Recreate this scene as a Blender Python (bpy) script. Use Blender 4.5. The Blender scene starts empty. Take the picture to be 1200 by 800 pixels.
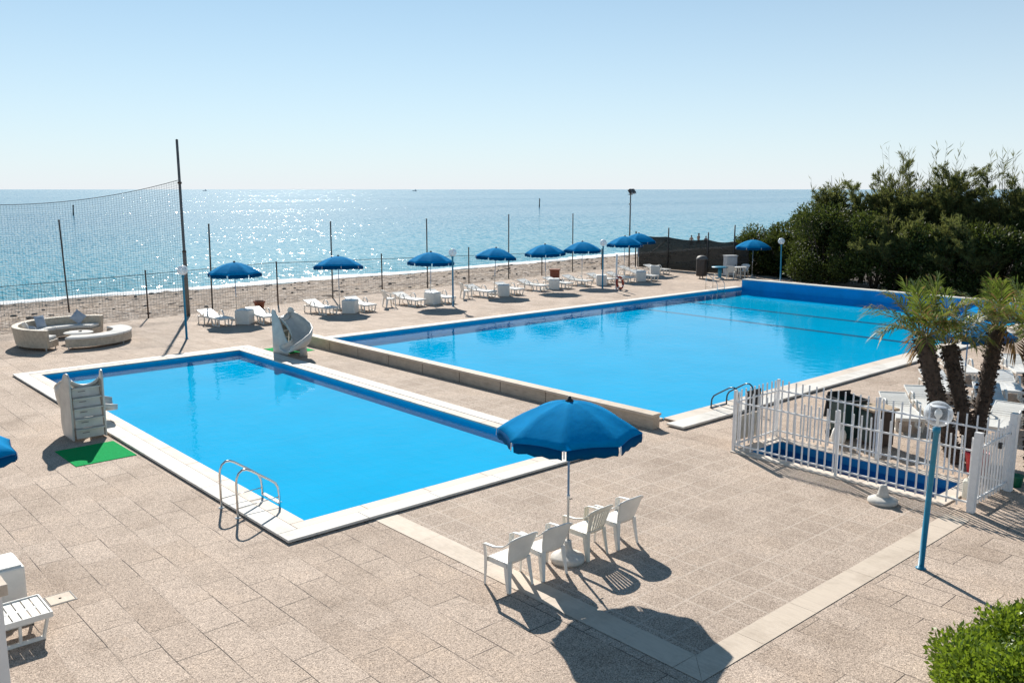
import bpy, bmesh, math, random
import numpy as np
from mathutils import Vector, Matrix, Euler

R = math.radians
PI = math.pi
rng = np.random.default_rng(7)
random.seed(7)
scene = bpy.context.scene
COL = scene.collection

# ------------------------------------------------------------------ camera
cam_data = bpy.data.cameras.new("camera")
cam_data.sensor_width = 36.0
cam_data.lens = 31.2
cam_data.clip_end = 90000
cam_data.clip_start = 0.1
cam = bpy.data.objects.new("camera", cam_data)
COL.objects.link(cam)
YAW = R(48.2)
PITCH = math.atan(178 / 1040)
fwd = Vector((math.cos(YAW) * math.cos(PITCH), math.sin(YAW) * math.cos(PITCH), -math.sin(PITCH)))
cam.location = (0, 0, 5.6)
cam.rotation_euler = fwd.to_track_quat('-Z', 'Y').to_euler()
scene.camera = cam

# ------------------------------------------------------------------ sky, sun, exposure
SUN_EL, SUN_AZ = 36.0, 63.7          # azimuth counted from +X towards +Y
world = bpy.data.worlds.new("World")
scene.world = world
world.use_nodes = True
wn = world.node_tree
bg = wn.nodes["Background"]
sky = wn.nodes.new("ShaderNodeTexSky")
sky.sky_type = 'NISHITA'
sky.sun_disc = False
sky.sun_elevation = R(SUN_EL)
sky.sun_rotation = R(90 - SUN_AZ)
sky.altitude = 3000
sky.air_density = 1.0
sky.dust_density = 0.5
sky.ozone_density = 6.0
# sea haze low in the sky: whitens towards the horizon all the way round
w_tc = wn.nodes.new("ShaderNodeTexCoord")
w_sep = wn.nodes.new("ShaderNodeSeparateXYZ")
wn.links.new(w_tc.outputs['Generated'], w_sep.inputs[0])
w_abs = wn.nodes.new("ShaderNodeMath"); w_abs.operation = 'ABSOLUTE'
wn.links.new(w_sep.outputs[2], w_abs.inputs[0])
w_mul = wn.nodes.new("ShaderNodeMath"); w_mul.operation = 'MULTIPLY'; w_mul.inputs[1].default_value = -4.3
wn.links.new(w_abs.outputs[0], w_mul.inputs[0])
w_exp = wn.nodes.new("ShaderNodeMath"); w_exp.operation = 'EXPONENT'
wn.links.new(w_mul.outputs[0], w_exp.inputs[0])
w_mix = wn.nodes.new("ShaderNodeMix"); w_mix.data_type = 'RGBA'
wn.links.new(w_exp.outputs[0], w_mix.inputs[0])
w_tint = wn.nodes.new("ShaderNodeMix"); w_tint.data_type = 'RGBA'; w_tint.blend_type = 'MULTIPLY'
w_tint.inputs[0].default_value = 1.0
w_tint.inputs[7].default_value = (0.66, 1.15, 0.99, 1)
wn.links.new(sky.outputs[0], w_tint.inputs[6])
wn.links.new(w_tint.outputs[2], w_mix.inputs[6])
w_mix.inputs[7].default_value = (7.7, 8.1, 8.4, 1)
wn.links.new(w_mix.outputs[2], bg.inputs[0])
bg.inputs[1].default_value = 0.08
sun_data = bpy.data.lights.new("sun", 'SUN')
sun_data.energy = 5.0
sun_data.angle = R(0.5)
sun_data.color = (1.0, 0.95, 0.87)
sun = bpy.data.objects.new("sun", sun_data)
COL.objects.link(sun)
S = Vector((math.cos(R(SUN_EL)) * math.cos(R(SUN_AZ)), math.cos(R(SUN_EL)) * math.sin(R(SUN_AZ)), math.sin(R(SUN_EL))))
sun.rotation_euler = S.to_track_quat('Z', 'Y').to_euler()
sun.location = (0, 0, 60)
scene.view_settings.view_transform = 'Standard'
scene.view_settings.look = 'None'
scene.view_settings.exposure = 0.45
scene.view_settings.gamma = 1.0
scene.view_settings.use_curve_mapping = False
scene.cycles.max_bounces = 10
scene.cycles.transparent_max_bounces = 24
scene.cycles.sample_clamp_indirect = 6.0
scene.cycles.use_denoising = True


# ------------------------------------------------------------------ material helpers
def new_mat(name):
    m = bpy.data.materials.new(name)
    m.use_nodes = True
    nt = m.node_tree
    p = nt.nodes["Principled BSDF"]
    return m, nt, p


def nd(nt, t, **kw):
    n = nt.nodes.new(t)
    for k, v in kw.items():
        setattr(n, k, v)
    return n


def ramp(nt, stops, interp='LINEAR'):
    n = nt.nodes.new("ShaderNodeValToRGB")
    n.color_ramp.interpolation = interp
    e = n.color_ramp.elements
    while len(e) > 1:
        e.remove(e[-1])
    e[0].position = stops[0][0]
    e[0].color = (*stops[0][1], 1)
    for p, c in stops[1:]:
        k = e.new(p)
        k.color = (*c, 1)
    return n


def noise(nt, scale, detail=4, rough=0.6, vec=None, dim='3D'):
    n = nt.nodes.new("ShaderNodeTexNoise")
    n.inputs['Scale'].default_value = scale
    n.inputs['Detail'].default_value = detail
    n.inputs['Roughness'].default_value = rough
    if vec is not None:
        nt.links.new(vec, n.inputs['Vector'])
    return n


def mixc(nt, a, b, f, mode='MIX'):
    n = nt.nodes.new("ShaderNodeMix")
    n.data_type = 'RGBA'
    n.blend_type = mode
    for key, v in ((6, a), (7, b), (0, f)):
        if hasattr(v, 'is_linked') or hasattr(v, 'links'):
            nt.links.new(v, n.inputs[key])
        elif isinstance(v, (int, float)):
            n.inputs[key].default_value = v
        else:
            n.inputs[key].default_value = (*v, 1)
    return n.outputs[2]


def coords(nt, scale=None, rot=None):
    t = nt.nodes.new("ShaderNodeTexCoord")
    o = t.outputs['Object']
    if scale or rot:
        mp = nt.nodes.new("ShaderNodeMapping")
        if scale:
            mp.inputs['Scale'].default_value = scale
        if rot:
            mp.inputs['Rotation'].default_value = rot
        nt.links.new(o, mp.inputs[0])
        o = mp.outputs[0]
    return o


def bump(nt, p, h, strength=0.3, dist=0.01):
    b = nt.nodes.new("ShaderNodeBump")
    b.inputs['Strength'].default_value = strength
    b.inputs['Distance'].default_value = dist
    nt.links.new(h, b.inputs['Height'])
    nt.links.new(b.outputs[0], p.inputs['Normal'])
    return b


def simple(name, col, rough=0.5, metal=0.0, var=0.12, scale=6.0, bmp=0.0, bscale=60.0, spec=None):
    """painted / plain surface with gentle wear variation"""
    m, nt, p = new_mat(name)
    v = coords(nt)
    n = noise(nt, scale, 5, 0.65, v)
    lo = tuple(c * (1 - var) for c in col)
    hi = tuple(min(1, c * (1 + var)) for c in col)
    r = ramp(nt, [(0.3, lo), (0.7, hi)])
    nt.links.new(n.outputs[0], r.inputs[0])
    nt.links.new(r.outputs[0], p.inputs['Base Color'])
    p.inputs['Roughness'].default_value = rough
    p.inputs['Metallic'].default_value = metal
    if spec is not None:
        p.inputs['Specular IOR Level'].default_value = spec
    if bmp:
        b = noise(nt, bscale, 4, 0.6, v)
        bump(nt, p, b.outputs[0], bmp, 0.01)
    return m


def translucent(name, col, tcol, f=0.4, rough=0.7, island=0.0, spec=0.3, fresh=None):
    """thin leaves or cloth: diffuse front plus light coming through"""
    m, nt, p = new_mat(name)
    out = nt.nodes["Material Output"]
    tr = nd(nt, "ShaderNodeBsdfTranslucent")
    mx = nd(nt, "ShaderNodeMixShader")
    mx.inputs[0].default_value = f
    if island:
        geo = nd(nt, "ShaderNodeNewGeometry")
        stops = [(0.0, tuple(c * (1 - island) for c in col)), (0.55, col)]
        stops.append((1.0, fresh if fresh else tuple(min(1, c * (1 + island)) for c in col)))
        r = ramp(nt, stops)
        nt.links.new(geo.outputs['Random Per Island'], r.inputs[0])
        nt.links.new(r.outputs[0], p.inputs['Base Color'])
        c2 = mixc(nt, r.outputs[0], tcol, 0.5)
        nt.links.new(c2, tr.inputs['Color'])
    else:
        n = noise(nt, 3.0, 5, 0.6, coords(nt))
        r = ramp(nt, [(0.3, tuple(c * 0.9 for c in col)), (0.7, tuple(min(1, c * 1.1) for c in col))])
        nt.links.new(n.outputs[0], r.inputs[0])
        nt.links.new(r.outputs[0], p.inputs['Base Color'])
        tr.inputs['Color'].default_value = (*tcol, 1)
    p.inputs['Roughness'].default_value = rough
    p.inputs['Specular IOR Level'].default_value = spec
    nt.links.new(p.outputs[0], mx.inputs[1])
    nt.links.new(tr.outputs[0], mx.inputs[2])
    nt.links.new(mx.outputs[0], out.inputs[0])
    return m


# ------------------------------------------------------------------ materials
def paver_material():
    m, nt, p = new_mat("exposed_aggregate_pavers")
    v = coords(nt)
    sx = nd(nt, "ShaderNodeSeparateXYZ"); nt.links.new(v, sx.inputs[0])
    cx = nd(nt, "ShaderNodeCombineXYZ")
    nt.links.new(sx.outputs[1], cx.inputs[0]); nt.links.new(sx.outputs[0], cx.inputs[1])
    warp = noise(nt, 0.35, 2, 0.5, v)
    wv = nd(nt, "ShaderNodeVectorMath", operation='MULTIPLY_ADD')
    nt.links.new(warp.outputs['Color'], wv.inputs[0]); wv.inputs[1].default_value = (0.10, 0.10, 0); nt.links.new(cx.outputs[0], wv.inputs[2])
    br = nd(nt, "ShaderNodeTexBrick")
    br.offset = 0.5; br.offset_frequency = 2
    br.inputs['Scale'].default_value = 1.0
    br.inputs['Brick Width'].default_value = 0.92
    br.inputs['Row Height'].default_value = 0.52
    br.inputs['Mortar Size'].default_value = 0.007
    br.inputs['Mortar Smooth'].default_value = 0.25
    br.inputs['Color1'].default_value = (0.43, 0.345, 0.28, 1)
    br.inputs['Color2'].default_value = (0.505, 0.415, 0.345, 1)
    br.inputs['Mortar'].default_value = (0.06, 0.05, 0.04, 1)
    nt.links.new(wv.outputs[0], br.inputs['Vector'])
    # joints that come and go
    jn = noise(nt, 0.7, 4, 0.7, v)
    jr = ramp(nt, [(0.44, (0.05,) * 3), (0.57, (1,) * 3)])
    nt.links.new(jn.outputs[0], jr.inputs[0])
    jf = nd(nt, "ShaderNodeMath", operation='MULTIPLY')
    nt.links.new(br.outputs['Fac'], jf.inputs[0]); nt.links.new(jr.outputs[0], jf.inputs[1])
    br2 = nd(nt, "ShaderNodeTexBrick")
    br2.offset = 0.5
    for k in ('Scale', 'Brick Width', 'Row Height'):
        br2.inputs[k].default_value = br.inputs[k].default_value
    br2.inputs['Mortar Size'].default_value = 0.0
    br2.inputs['Color1'].default_value = br.inputs['Color1'].default_value
    br2.inputs['Color2'].default_value = br.inputs['Color2'].default_value
    nt.links.new(wv.outputs[0], br2.inputs['Vector'])
    # aggregate
    vo = nd(nt, "ShaderNodeTexVoronoi"); vo.inputs['Scale'].default_value = 88
    nt.links.new(v, vo.inputs['Vector'])
    hs = nd(nt, "ShaderNodeSeparateColor"); nt.links.new(vo.outputs['Color'], hs.inputs[0])
    ag = ramp(nt, [(0.0, (0.30, 0.27, 0.25)), (0.15, (0.66, 0.63, 0.61)), (0.55, (1.03, 1.02, 1.01)), (0.85, (1.32, 1.29, 1.25)), (1.0, (1.75, 1.72, 1.68))])
    nt.links.new(hs.outputs[0], ag.inputs[0])
    c = mixc(nt, br2.outputs['Color'], ag.outputs[0], 0.9, 'MULTIPLY')
    # stains
    st = noise(nt, 0.55, 6, 0.68, v)
    sr = ramp(nt, [(0.30, (0.72, 0.69, 0.66)), (0.46, (0.95, 0.94, 0.93)), (0.56, (1.02, 1.01, 1)), (0.74, (1.16, 1.13, 1.08))])
    nt.links.new(st.outputs[0], sr.inputs[0])
    c = mixc(nt, c, sr.outputs[0], 1.0, 'MULTIPLY')
    ru = noise(nt, 1.7, 4, 0.7, v)
    rr = ramp(nt, [(0.66, (0,) * 3), (0.78, (0.45,) * 3)])
    nt.links.new(ru.outputs[0], rr.inputs[0])
    c = mixc(nt, c, (0.50, 0.34, 0.22), rr.outputs[0])
    c = mixc(nt, c, (0.055, 0.045, 0.04), jf.outputs[0])
    nt.links.new(c, p.inputs['Base Color'])
    p.inputs['Roughness'].default_value = 0.85
    p.inputs['Specular IOR Level'].default_value = 0.25
    hh = nd(nt, "ShaderNodeMath", operation='SUBTRACT')
    nt.links.new(vo.outputs['Distance'], hh.inputs[0]); nt.links.new(br.outputs['Fac'], hh.inputs[1])
    bump(nt, p, hh.outputs[0], 0.55, 0.006)
    return m


def court_material():
    m, nt, p = new_mat("small_aggregate_tiles_with_pale_grout")
    v = coords(nt)
    br = nd(nt, "ShaderNodeTexBrick")
    br.offset = 0.0
    br.inputs['Scale'].default_value = 1.0
    br.inputs['Brick Width'].default_value = 0.5
    br.inputs['Row Height'].default_value = 0.5
    br.inputs['Mortar Size'].default_value = 0.02
    br.inputs['Mortar Smooth'].default_value = 0.5
    br.inputs['Color1'].default_value = (0.41, 0.335, 0.275, 1)
    br.inputs['Color2'].default_value = (0.465, 0.385, 0.32, 1)
    br.inputs['Mortar'].default_value = (0.70, 0.61, 0.52, 1)
    warp = noise(nt, 0.5, 2, 0.5, v)
    wv = nd(nt, "ShaderNodeVectorMath", operation='MULTIPLY_ADD')
    nt.links.new(warp.outputs['Color'], wv.inputs[0]); wv.inputs[1].default_value = (0.06, 0.06, 0); nt.links.new(v, wv.inputs[2])
    nt.links.new(wv.outputs[0], br.inputs['Vector'])
    br2 = nd(nt, "ShaderNodeTexBrick"); br2.offset = 0.0
    for k in ('Scale', 'Brick Width', 'Row Height', 'Color1', 'Color2'):
        br2.inputs[k].default_value = br.inputs[k].default_value
    br2.inputs['Mortar Size'].default_value = 0.0
    nt.links.new(wv.outputs[0], br2.inputs['Vector'])
    vo = nd(nt, "ShaderNodeTexVoronoi"); vo.inputs['Scale'].default_value = 90
    nt.links.new(v, vo.inputs['Vector'])
    hs = nd(nt, "ShaderNodeSeparateColor"); nt.links.new(vo.outputs['Color'], hs.inputs[0])
    ag = ramp(nt, [(0.0, (0.32, 0.28, 0.26)), (0.2, (0.70, 0.66, 0.63)), (0.6, (1.05, 1.02, 1.0)), (1.0, (1.6, 1.55, 1.5))])
    nt.links.new(hs.outputs[0], ag.inputs[0])
    c = mixc(nt, br2.outputs['Color'], ag.outputs[0], 0.85, 'MULTIPLY')
    jn = noise(nt, 0.45, 4, 0.7, v)
    jr = ramp(nt, [(0.34, (0.10,) * 3), (0.56, (0.95,) * 3)])
    nt.links.new(jn.outputs[0], jr.inputs[0])
    jf = nd(nt, "ShaderNodeMath", operation='MULTIPLY')
    nt.links.new(br.outputs['Fac'], jf.inputs[0]); nt.links.new(jr.outputs[0], jf.inputs[1])
    st = noise(nt, 0.6, 6, 0.68, v)
    sr = ramp(nt, [(0.32, (0.82, 0.80, 0.78)), (0.5, (1, 1, 1)), (0.72, (1.1, 1.08, 1.05))])
    nt.links.new(st.outputs[0], sr.inputs[0])
    c = mixc(nt, c, sr.outputs[0], 1.0, 'MULTIPLY')
    jh = nd(nt, "ShaderNodeMath", operation='MULTIPLY'); nt.links.new(jf.outputs[0], jh.inputs[0]); jh.inputs[1].default_value = 0.38
    c = mixc(nt, c, (0.70, 0.61, 0.52), jh.outputs[0])
    nt.links.new(c, p.inputs['Base Color'])
    p.inputs['Roughness'].default_value = 0.85
    p.inputs['Specular IOR Level'].default_value = 0.25
    bump(nt, p, vo.outputs['Distance'], 0.5, 0.006)
    return m


def travertine(name, col, vein=0.25, joint=0.0, axis=0, pit=0.4):
    m, nt, p = new_mat(name)
    sc = [3.0, 3.0, 18.0]
    v = coords(nt)
    vs = coords(nt, scale=(1.2, 1.2, 26.0) if axis == 2 else ((3.5, 30, 30) if axis == 0 else (30, 3.5, 30)))
    n = noise(nt, 1.0, 6, 0.7, vs)
    r = ramp(nt, [(0.25, tuple(c * (1 - vein) for c in col)), (0.5, col), (0.75, tuple(min(1, c * (1 + vein * 0.6)) for c in col))])
    nt.links.new(n.outputs[0], r.inputs[0])
    st = noise(nt, 1.3, 6, 0.7, v)
    sr = ramp(nt, [(0.3, (0.78, 0.76, 0.74)), (0.52, (1, 1, 1))])
    nt.links.new(st.outputs[0], sr.inputs[0])
    c = mixc(nt, r.outputs[0], sr.outputs[0], 1.0, 'MULTIPLY')
    nt.links.new(c, p.inputs['Base Color'])
    p.inputs['Roughness'].default_value = 0.7
    p.inputs['Specular IOR Level'].default_value = 0.3
    bump(nt, p, n.outputs[0], pit, 0.006)
    return m


def water_material(name, tint, rough, scale, strength, stretch=(1, 1, 1)):
    m, nt, p = new_mat(name)
    out = nt.nodes["Material Output"]
    nt.nodes.remove(p)
    v = coords(nt, scale=stretch)
    n1 = noise(nt, scale, 3, 0.5, v)
    n2 = noise(nt, scale * 0.17, 2, 0.5, v)
    ad = nd(nt, "ShaderNodeMath", operation='MULTIPLY_ADD')
    nt.links.new(n2.outputs[0], ad.inputs[0]); ad.inputs[1].default_value = 1.6
    nt.links.new(n1.outputs[0], ad.inputs[2])
    b = nd(nt, "ShaderNodeBump")
    b.inputs['Strength'].default_value = strength
    b.inputs['Distance'].default_value = 0.02
    nt.links.new(ad.outputs[0], b.inputs['Height'])
    fr = nd(nt, "ShaderNodeFresnel")
    geo = nd(nt, "ShaderNodeNewGeometry")               # same reflectance from above and below the sheet
    ior = nd(nt, "ShaderNodeMapRange"); nt.links.new(geo.outputs['Backfacing'], ior.inputs[0])
    ior.inputs['To Min'].default_value = 1.26; ior.inputs['To Max'].default_value = 1 / 1.26
    nt.links.new(ior.outputs[0], fr.inputs['IOR'])
    nt.links.new(b.outputs[0], fr.inputs['Normal'])
    gl = nd(nt, "ShaderNodeBsdfGlossy"); gl.inputs['Roughness'].default_value = rough
    nt.links.new(b.outputs[0], gl.inputs['Normal'])
    tr = nd(nt, "ShaderNodeBsdfTransparent"); tr.inputs['Color'].default_value = (*tint, 1)
    mx = nd(nt, "ShaderNodeMixShader")
    nt.links.new(fr.outputs[0], mx.inputs[0])
    nt.links.new(tr.outputs[0], mx.inputs[1]); nt.links.new(gl.outputs[0], mx.inputs[2])
    nt.links.new(mx.outputs[0], out.inputs[0])
    return m


FACET = 0.30


def sea_material():
    m, nt, p = new_mat("sea_water")
    v = coords(nt)
    # long calm slicks lying parallel to the shore
    sl = noise(nt, 1.0, 4, 0.6, coords(nt, scale=(0.0016, 0.016, 1), rot=(0, 0, R(41.8) * 0.5)))
    slr = ramp(nt, [(0.40, (0.0,) * 3), (0.60, (1.0,) * 3)])
    nt.links.new(sl.outputs[0], slr.inputs[0])
    w1 = noise(nt, 0.9, 3, 0.62, coords(nt, scale=(0.7, 1.0, 1), rot=(0, 0, R(20))))
    b = nd(nt, "ShaderNodeBump")
    b.inputs['Distance'].default_value = 0.5
    st = nd(nt, "ShaderNodeMapRange")
    nt.links.new(slr.outputs[0], st.inputs[0])
    st.inputs['To Min'].default_value = 0.30; st.inputs['To Max'].default_value = 0.16
    nt.links.new(st.outputs[0], b.inputs['Strength'])
    nt.links.new(w1.outputs[0], b.inputs['Height'])
    # small wave facets, each with a slope of its own
    vo = nd(nt, "ShaderNodeTexVoronoi"); vo.inputs['Scale'].default_value = 1.0
    nt.links.new(coords(nt, scale=(6.5, 1.3, 1), rot=(0, 0, R(-41.8))), vo.inputs['Vector'])
    wn_ = nd(nt, "ShaderNodeTexWhiteNoise"); wn_.noise_dimensions = '3D'
    nt.links.new(vo.outputs['Position'], wn_.inputs['Vector'])
    sm = nd(nt, "ShaderNodeVectorMath", operation='ADD')
    nt.links.new(vo.outputs['Color'], sm.inputs[0]); nt.links.new(wn_.outputs['Color'], sm.inputs[1])
    ce = nd(nt, "ShaderNodeVectorMath", operation='SUBTRACT')
    nt.links.new(sm.outputs[0], ce.inputs[0]); ce.inputs[1].default_value = (1, 1, 1)
    fa = nd(nt, "ShaderNodeVectorMath", operation='MULTIPLY')
    nt.links.new(ce.outputs[0], fa.inputs[0]); fa.inputs[1].default_value = (FACET, FACET, 0)
    cal = nd(nt, "ShaderNodeMapRange"); nt.links.new(slr.outputs[0], cal.inputs[0])
    cal.inputs['To Min'].default_value = 1.05; cal.inputs['To Max'].default_value = 0.55
    fs_ = nd(nt, "ShaderNodeVectorMath", operation='SCALE')
    nt.links.new(fa.outputs[0], fs_.inputs[0]); nt.links.new(cal.outputs[0], fs_.inputs['Scale'])
    no = nd(nt, "ShaderNodeVectorMath", operation='ADD')
    nt.links.new(fs_.outputs[0], no.inputs[0]); nt.links.new(b.outputs[0], no.inputs[1])
    nn = nd(nt, "ShaderNodeVectorMath", operation='NORMALIZE')
    nt.links.new(no.outputs[0], nn.inputs[0])
    nt.links.new(nn.outputs[0], p.inputs['Normal'])
    # water body colour: greener over the shallows
    sx = nd(nt, "ShaderNodeSeparateXYZ"); nt.links.new(v, sx.inputs[0])
    mr = nd(nt, "ShaderNodeMapRange"); nt.links.new(sx.outputs[1], mr.inputs[0])
    mr.inputs['From Min'].default_value = 60; mr.inputs['From Max'].default_value = 200
    cr = ramp(nt, [(0.0, (0.03, 0.30, 0.40)), (0.5, (0.005, 0.215, 0.335)), (1.0, (0.002, 0.175, 0.30))])
    nt.links.new(mr.outputs[0], cr.inputs[0])
    nt.links.new(cr.outputs[0], p.inputs['Base Color'])
    p.inputs['Roughness'].default_value = 0.12
    p.inputs['IOR'].default_value = 1.33
    p.inputs['Specular IOR Level'].default_value = 0.13
    p.inputs['Coat Weight'].default_value = 0.045
    p.inputs['Coat Roughness'].default_value = 0.42
    nt.links.new(b.outputs[0], p.inputs['Coat Normal'])
    return m


def beach_material():
    m, nt, p = new_mat("shingle_beach")
    v = coords(nt)
    vo = nd(nt, "ShaderNodeTexVoronoi"); vo.inputs['Scale'].default_value = 5.5
    nt.links.new(v, vo.inputs['Vector'])
    hs = nd(nt, "ShaderNodeSeparateColor"); nt.links.new(vo.outputs['Color'], hs.inputs[0])
    r = ramp(nt, [(0.0, (0.09, 0.065, 0.05)), (0.35, (0.23, 0.175, 0.135)), (0.7, (0.32, 0.25, 0.20)), (1.0, (0.50, 0.44, 0.39))])
    nt.links.new(hs.outputs[0], r.inputs[0])
    n = noise(nt, 0.25, 6, 0.7, coords(nt, scale=(0.5, 1, 1)))
    sr = ramp(nt, [(0.33, (0.72, 0.70, 0.68)), (0.5, (1, 1, 1)), (0.68, (1.22, 1.15, 1.02))])
    nt.links.new(n.outputs[0], sr.inputs[0])
    c = mixc(nt, r.outputs[0], sr.outputs[0], 1.0, 'MULTIPLY')
    n2 = noise(nt, 14, 3, 0.7, v)
    nr = ramp(nt, [(0.3, (0.7,) * 3), (0.7, (1.2,) * 3)])
    nt.links.new(n2.outputs[0], nr.inputs[0])
    c = mixc(nt, c, nr.outputs[0], 1.0, 'MULTIPLY')
    # the strip the waves wet
    sx = nd(nt, "ShaderNodeSeparateXYZ"); nt.links.new(v, sx.inputs[0])
    wet = nd(nt, "ShaderNodeMapRange"); nt.links.new(sx.outputs[2], wet.inputs[0])
    wet.inputs['From Min'].default_value = -1.22; wet.inputs['From Max'].default_value = -1.05
    wet.inputs['To Min'].default_value = 0.55; wet.inputs['To Max'].default_value = 1.0
    c2 = nd(nt, "ShaderNodeVectorMath", operation='SCALE')
    nt.links.new(c, c2.inputs[0]); nt.links.new(wet.outputs[0], c2.inputs['Scale'])
    nt.links.new(c2.outputs[0], p.inputs['Base Color'])
    p.inputs['Roughness'].default_value = 0.9
    p.inputs['Specular IOR Level'].default_value = 0.2
    ad = nd(nt, "ShaderNodeMath", operation='SUBTRACT')
    ad.inputs[0].default_value = 1.0
    nt.links.new(vo.outputs['Distance'], ad.inputs[1])
    bump(nt, p, ad.outputs[0], 0.9, 0.06)
    return m


def screen_material():
    """woven shade cloth: a little see-through"""
    m, nt, p = new_mat("dark_shade_cloth")
    out = nt.nodes["Material Output"]
    n = noise(nt, 1.0, 5, 0.65, coords(nt, scale=(2, 1.2, 5)))
    r = ramp(nt, [(0.3, (0.030, 0.034, 0.034)), (0.55, (0.05, 0.052, 0.05)), (0.75, (0.085, 0.08, 0.07))])
    nt.links.new(n.outputs[0], r.inputs[0])
    nt.links.new(r.outputs[0], p.inputs['Base Color'])
    p.inputs['Roughness'].default_value = 0.9
    tl = nd(nt, "ShaderNodeBsdfTranslucent"); nt.links.new(r.outputs[0], tl.inputs['Color'])
    m1 = nd(nt, "ShaderNodeMixShader"); m1.inputs[0].default_value = 0.45
    nt.links.new(p.outputs[0], m1.inputs[1]); nt.links.new(tl.outputs[0], m1.inputs[2])
    tr = nd(nt, "ShaderNodeBsdfTransparent")
    mx = nd(nt, "ShaderNodeMixShader"); mx.inputs[0].default_value = 0.14
    nt.links.new(m1.outputs[0], mx.inputs[1]); nt.links.new(tr.outputs[0], mx.inputs[2])
    nt.links.new(mx.outputs[0], out.inputs[0])
    return m


def clear_globe_material(name, cloud):
    m, nt, p = new_mat(name)
    out = nt.nodes["Material Output"]
    p.inputs['Base Color'].default_value = (0.86, 0.90, 0.93, 1)
    p.inputs['Roughness'].default_value = 0.12
    tr = nd(nt, "ShaderNodeBsdfTransparent"); tr.inputs['Color'].default_value = (0.95, 0.97, 1, 1)
    lw = nd(nt, "ShaderNodeLayerWeight"); lw.inputs['Blend'].default_value = 0.45
    mr = nd(nt, "ShaderNodeMapRange"); nt.links.new(lw.outputs['Facing'], mr.inputs[0])
    mr.inputs['To Min'].default_value = cloud; mr.inputs['To Max'].default_value = min(1, cloud + 0.6)
    mx = nd(nt, "ShaderNodeMixShader")
    nt.links.new(mr.outputs[0], mx.inputs[0])
    nt.links.new(tr.outputs[0], mx.inputs[1]); nt.links.new(p.outputs[0], mx.inputs[2])
    nt.links.new(mx.outputs[0], out.inputs[0])
    return m


def rattan_material():
    m, nt, p = new_mat("woven_rattan")
    v = coords(nt)
    wv = nd(nt, "ShaderNodeTexWave"); wv.bands_direction = 'Z'
    wv.inputs['Scale'].default_value = 28; wv.inputs['Distortion'].default_value = 1.5
    nt.links.new(v, wv.inputs['Vector'])
    n = noise(nt, 9, 4, 0.6, v)
    r = ramp(nt, [(0.3, (0.50, 0.41, 0.31)), (0.7, (0.70, 0.60, 0.47))])
    nt.links.new(n.outputs[0], r.inputs[0])
    wr = ramp(nt, [(0.0, (0.7,) * 3), (0.6, (1.05,) * 3)])
    nt.links.new(wv.outputs[0], wr.inputs[0])
    c = mixc(nt, r.outputs[0], wr.outputs[0], 1.0, 'MULTIPLY')
    nt.links.new(c, p.inputs['Base Color'])
    p.inputs['Roughness'].default_value = 0.6
    bump(nt, p, wv.outputs[0], 0.5, 0.006)
    return m


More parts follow.
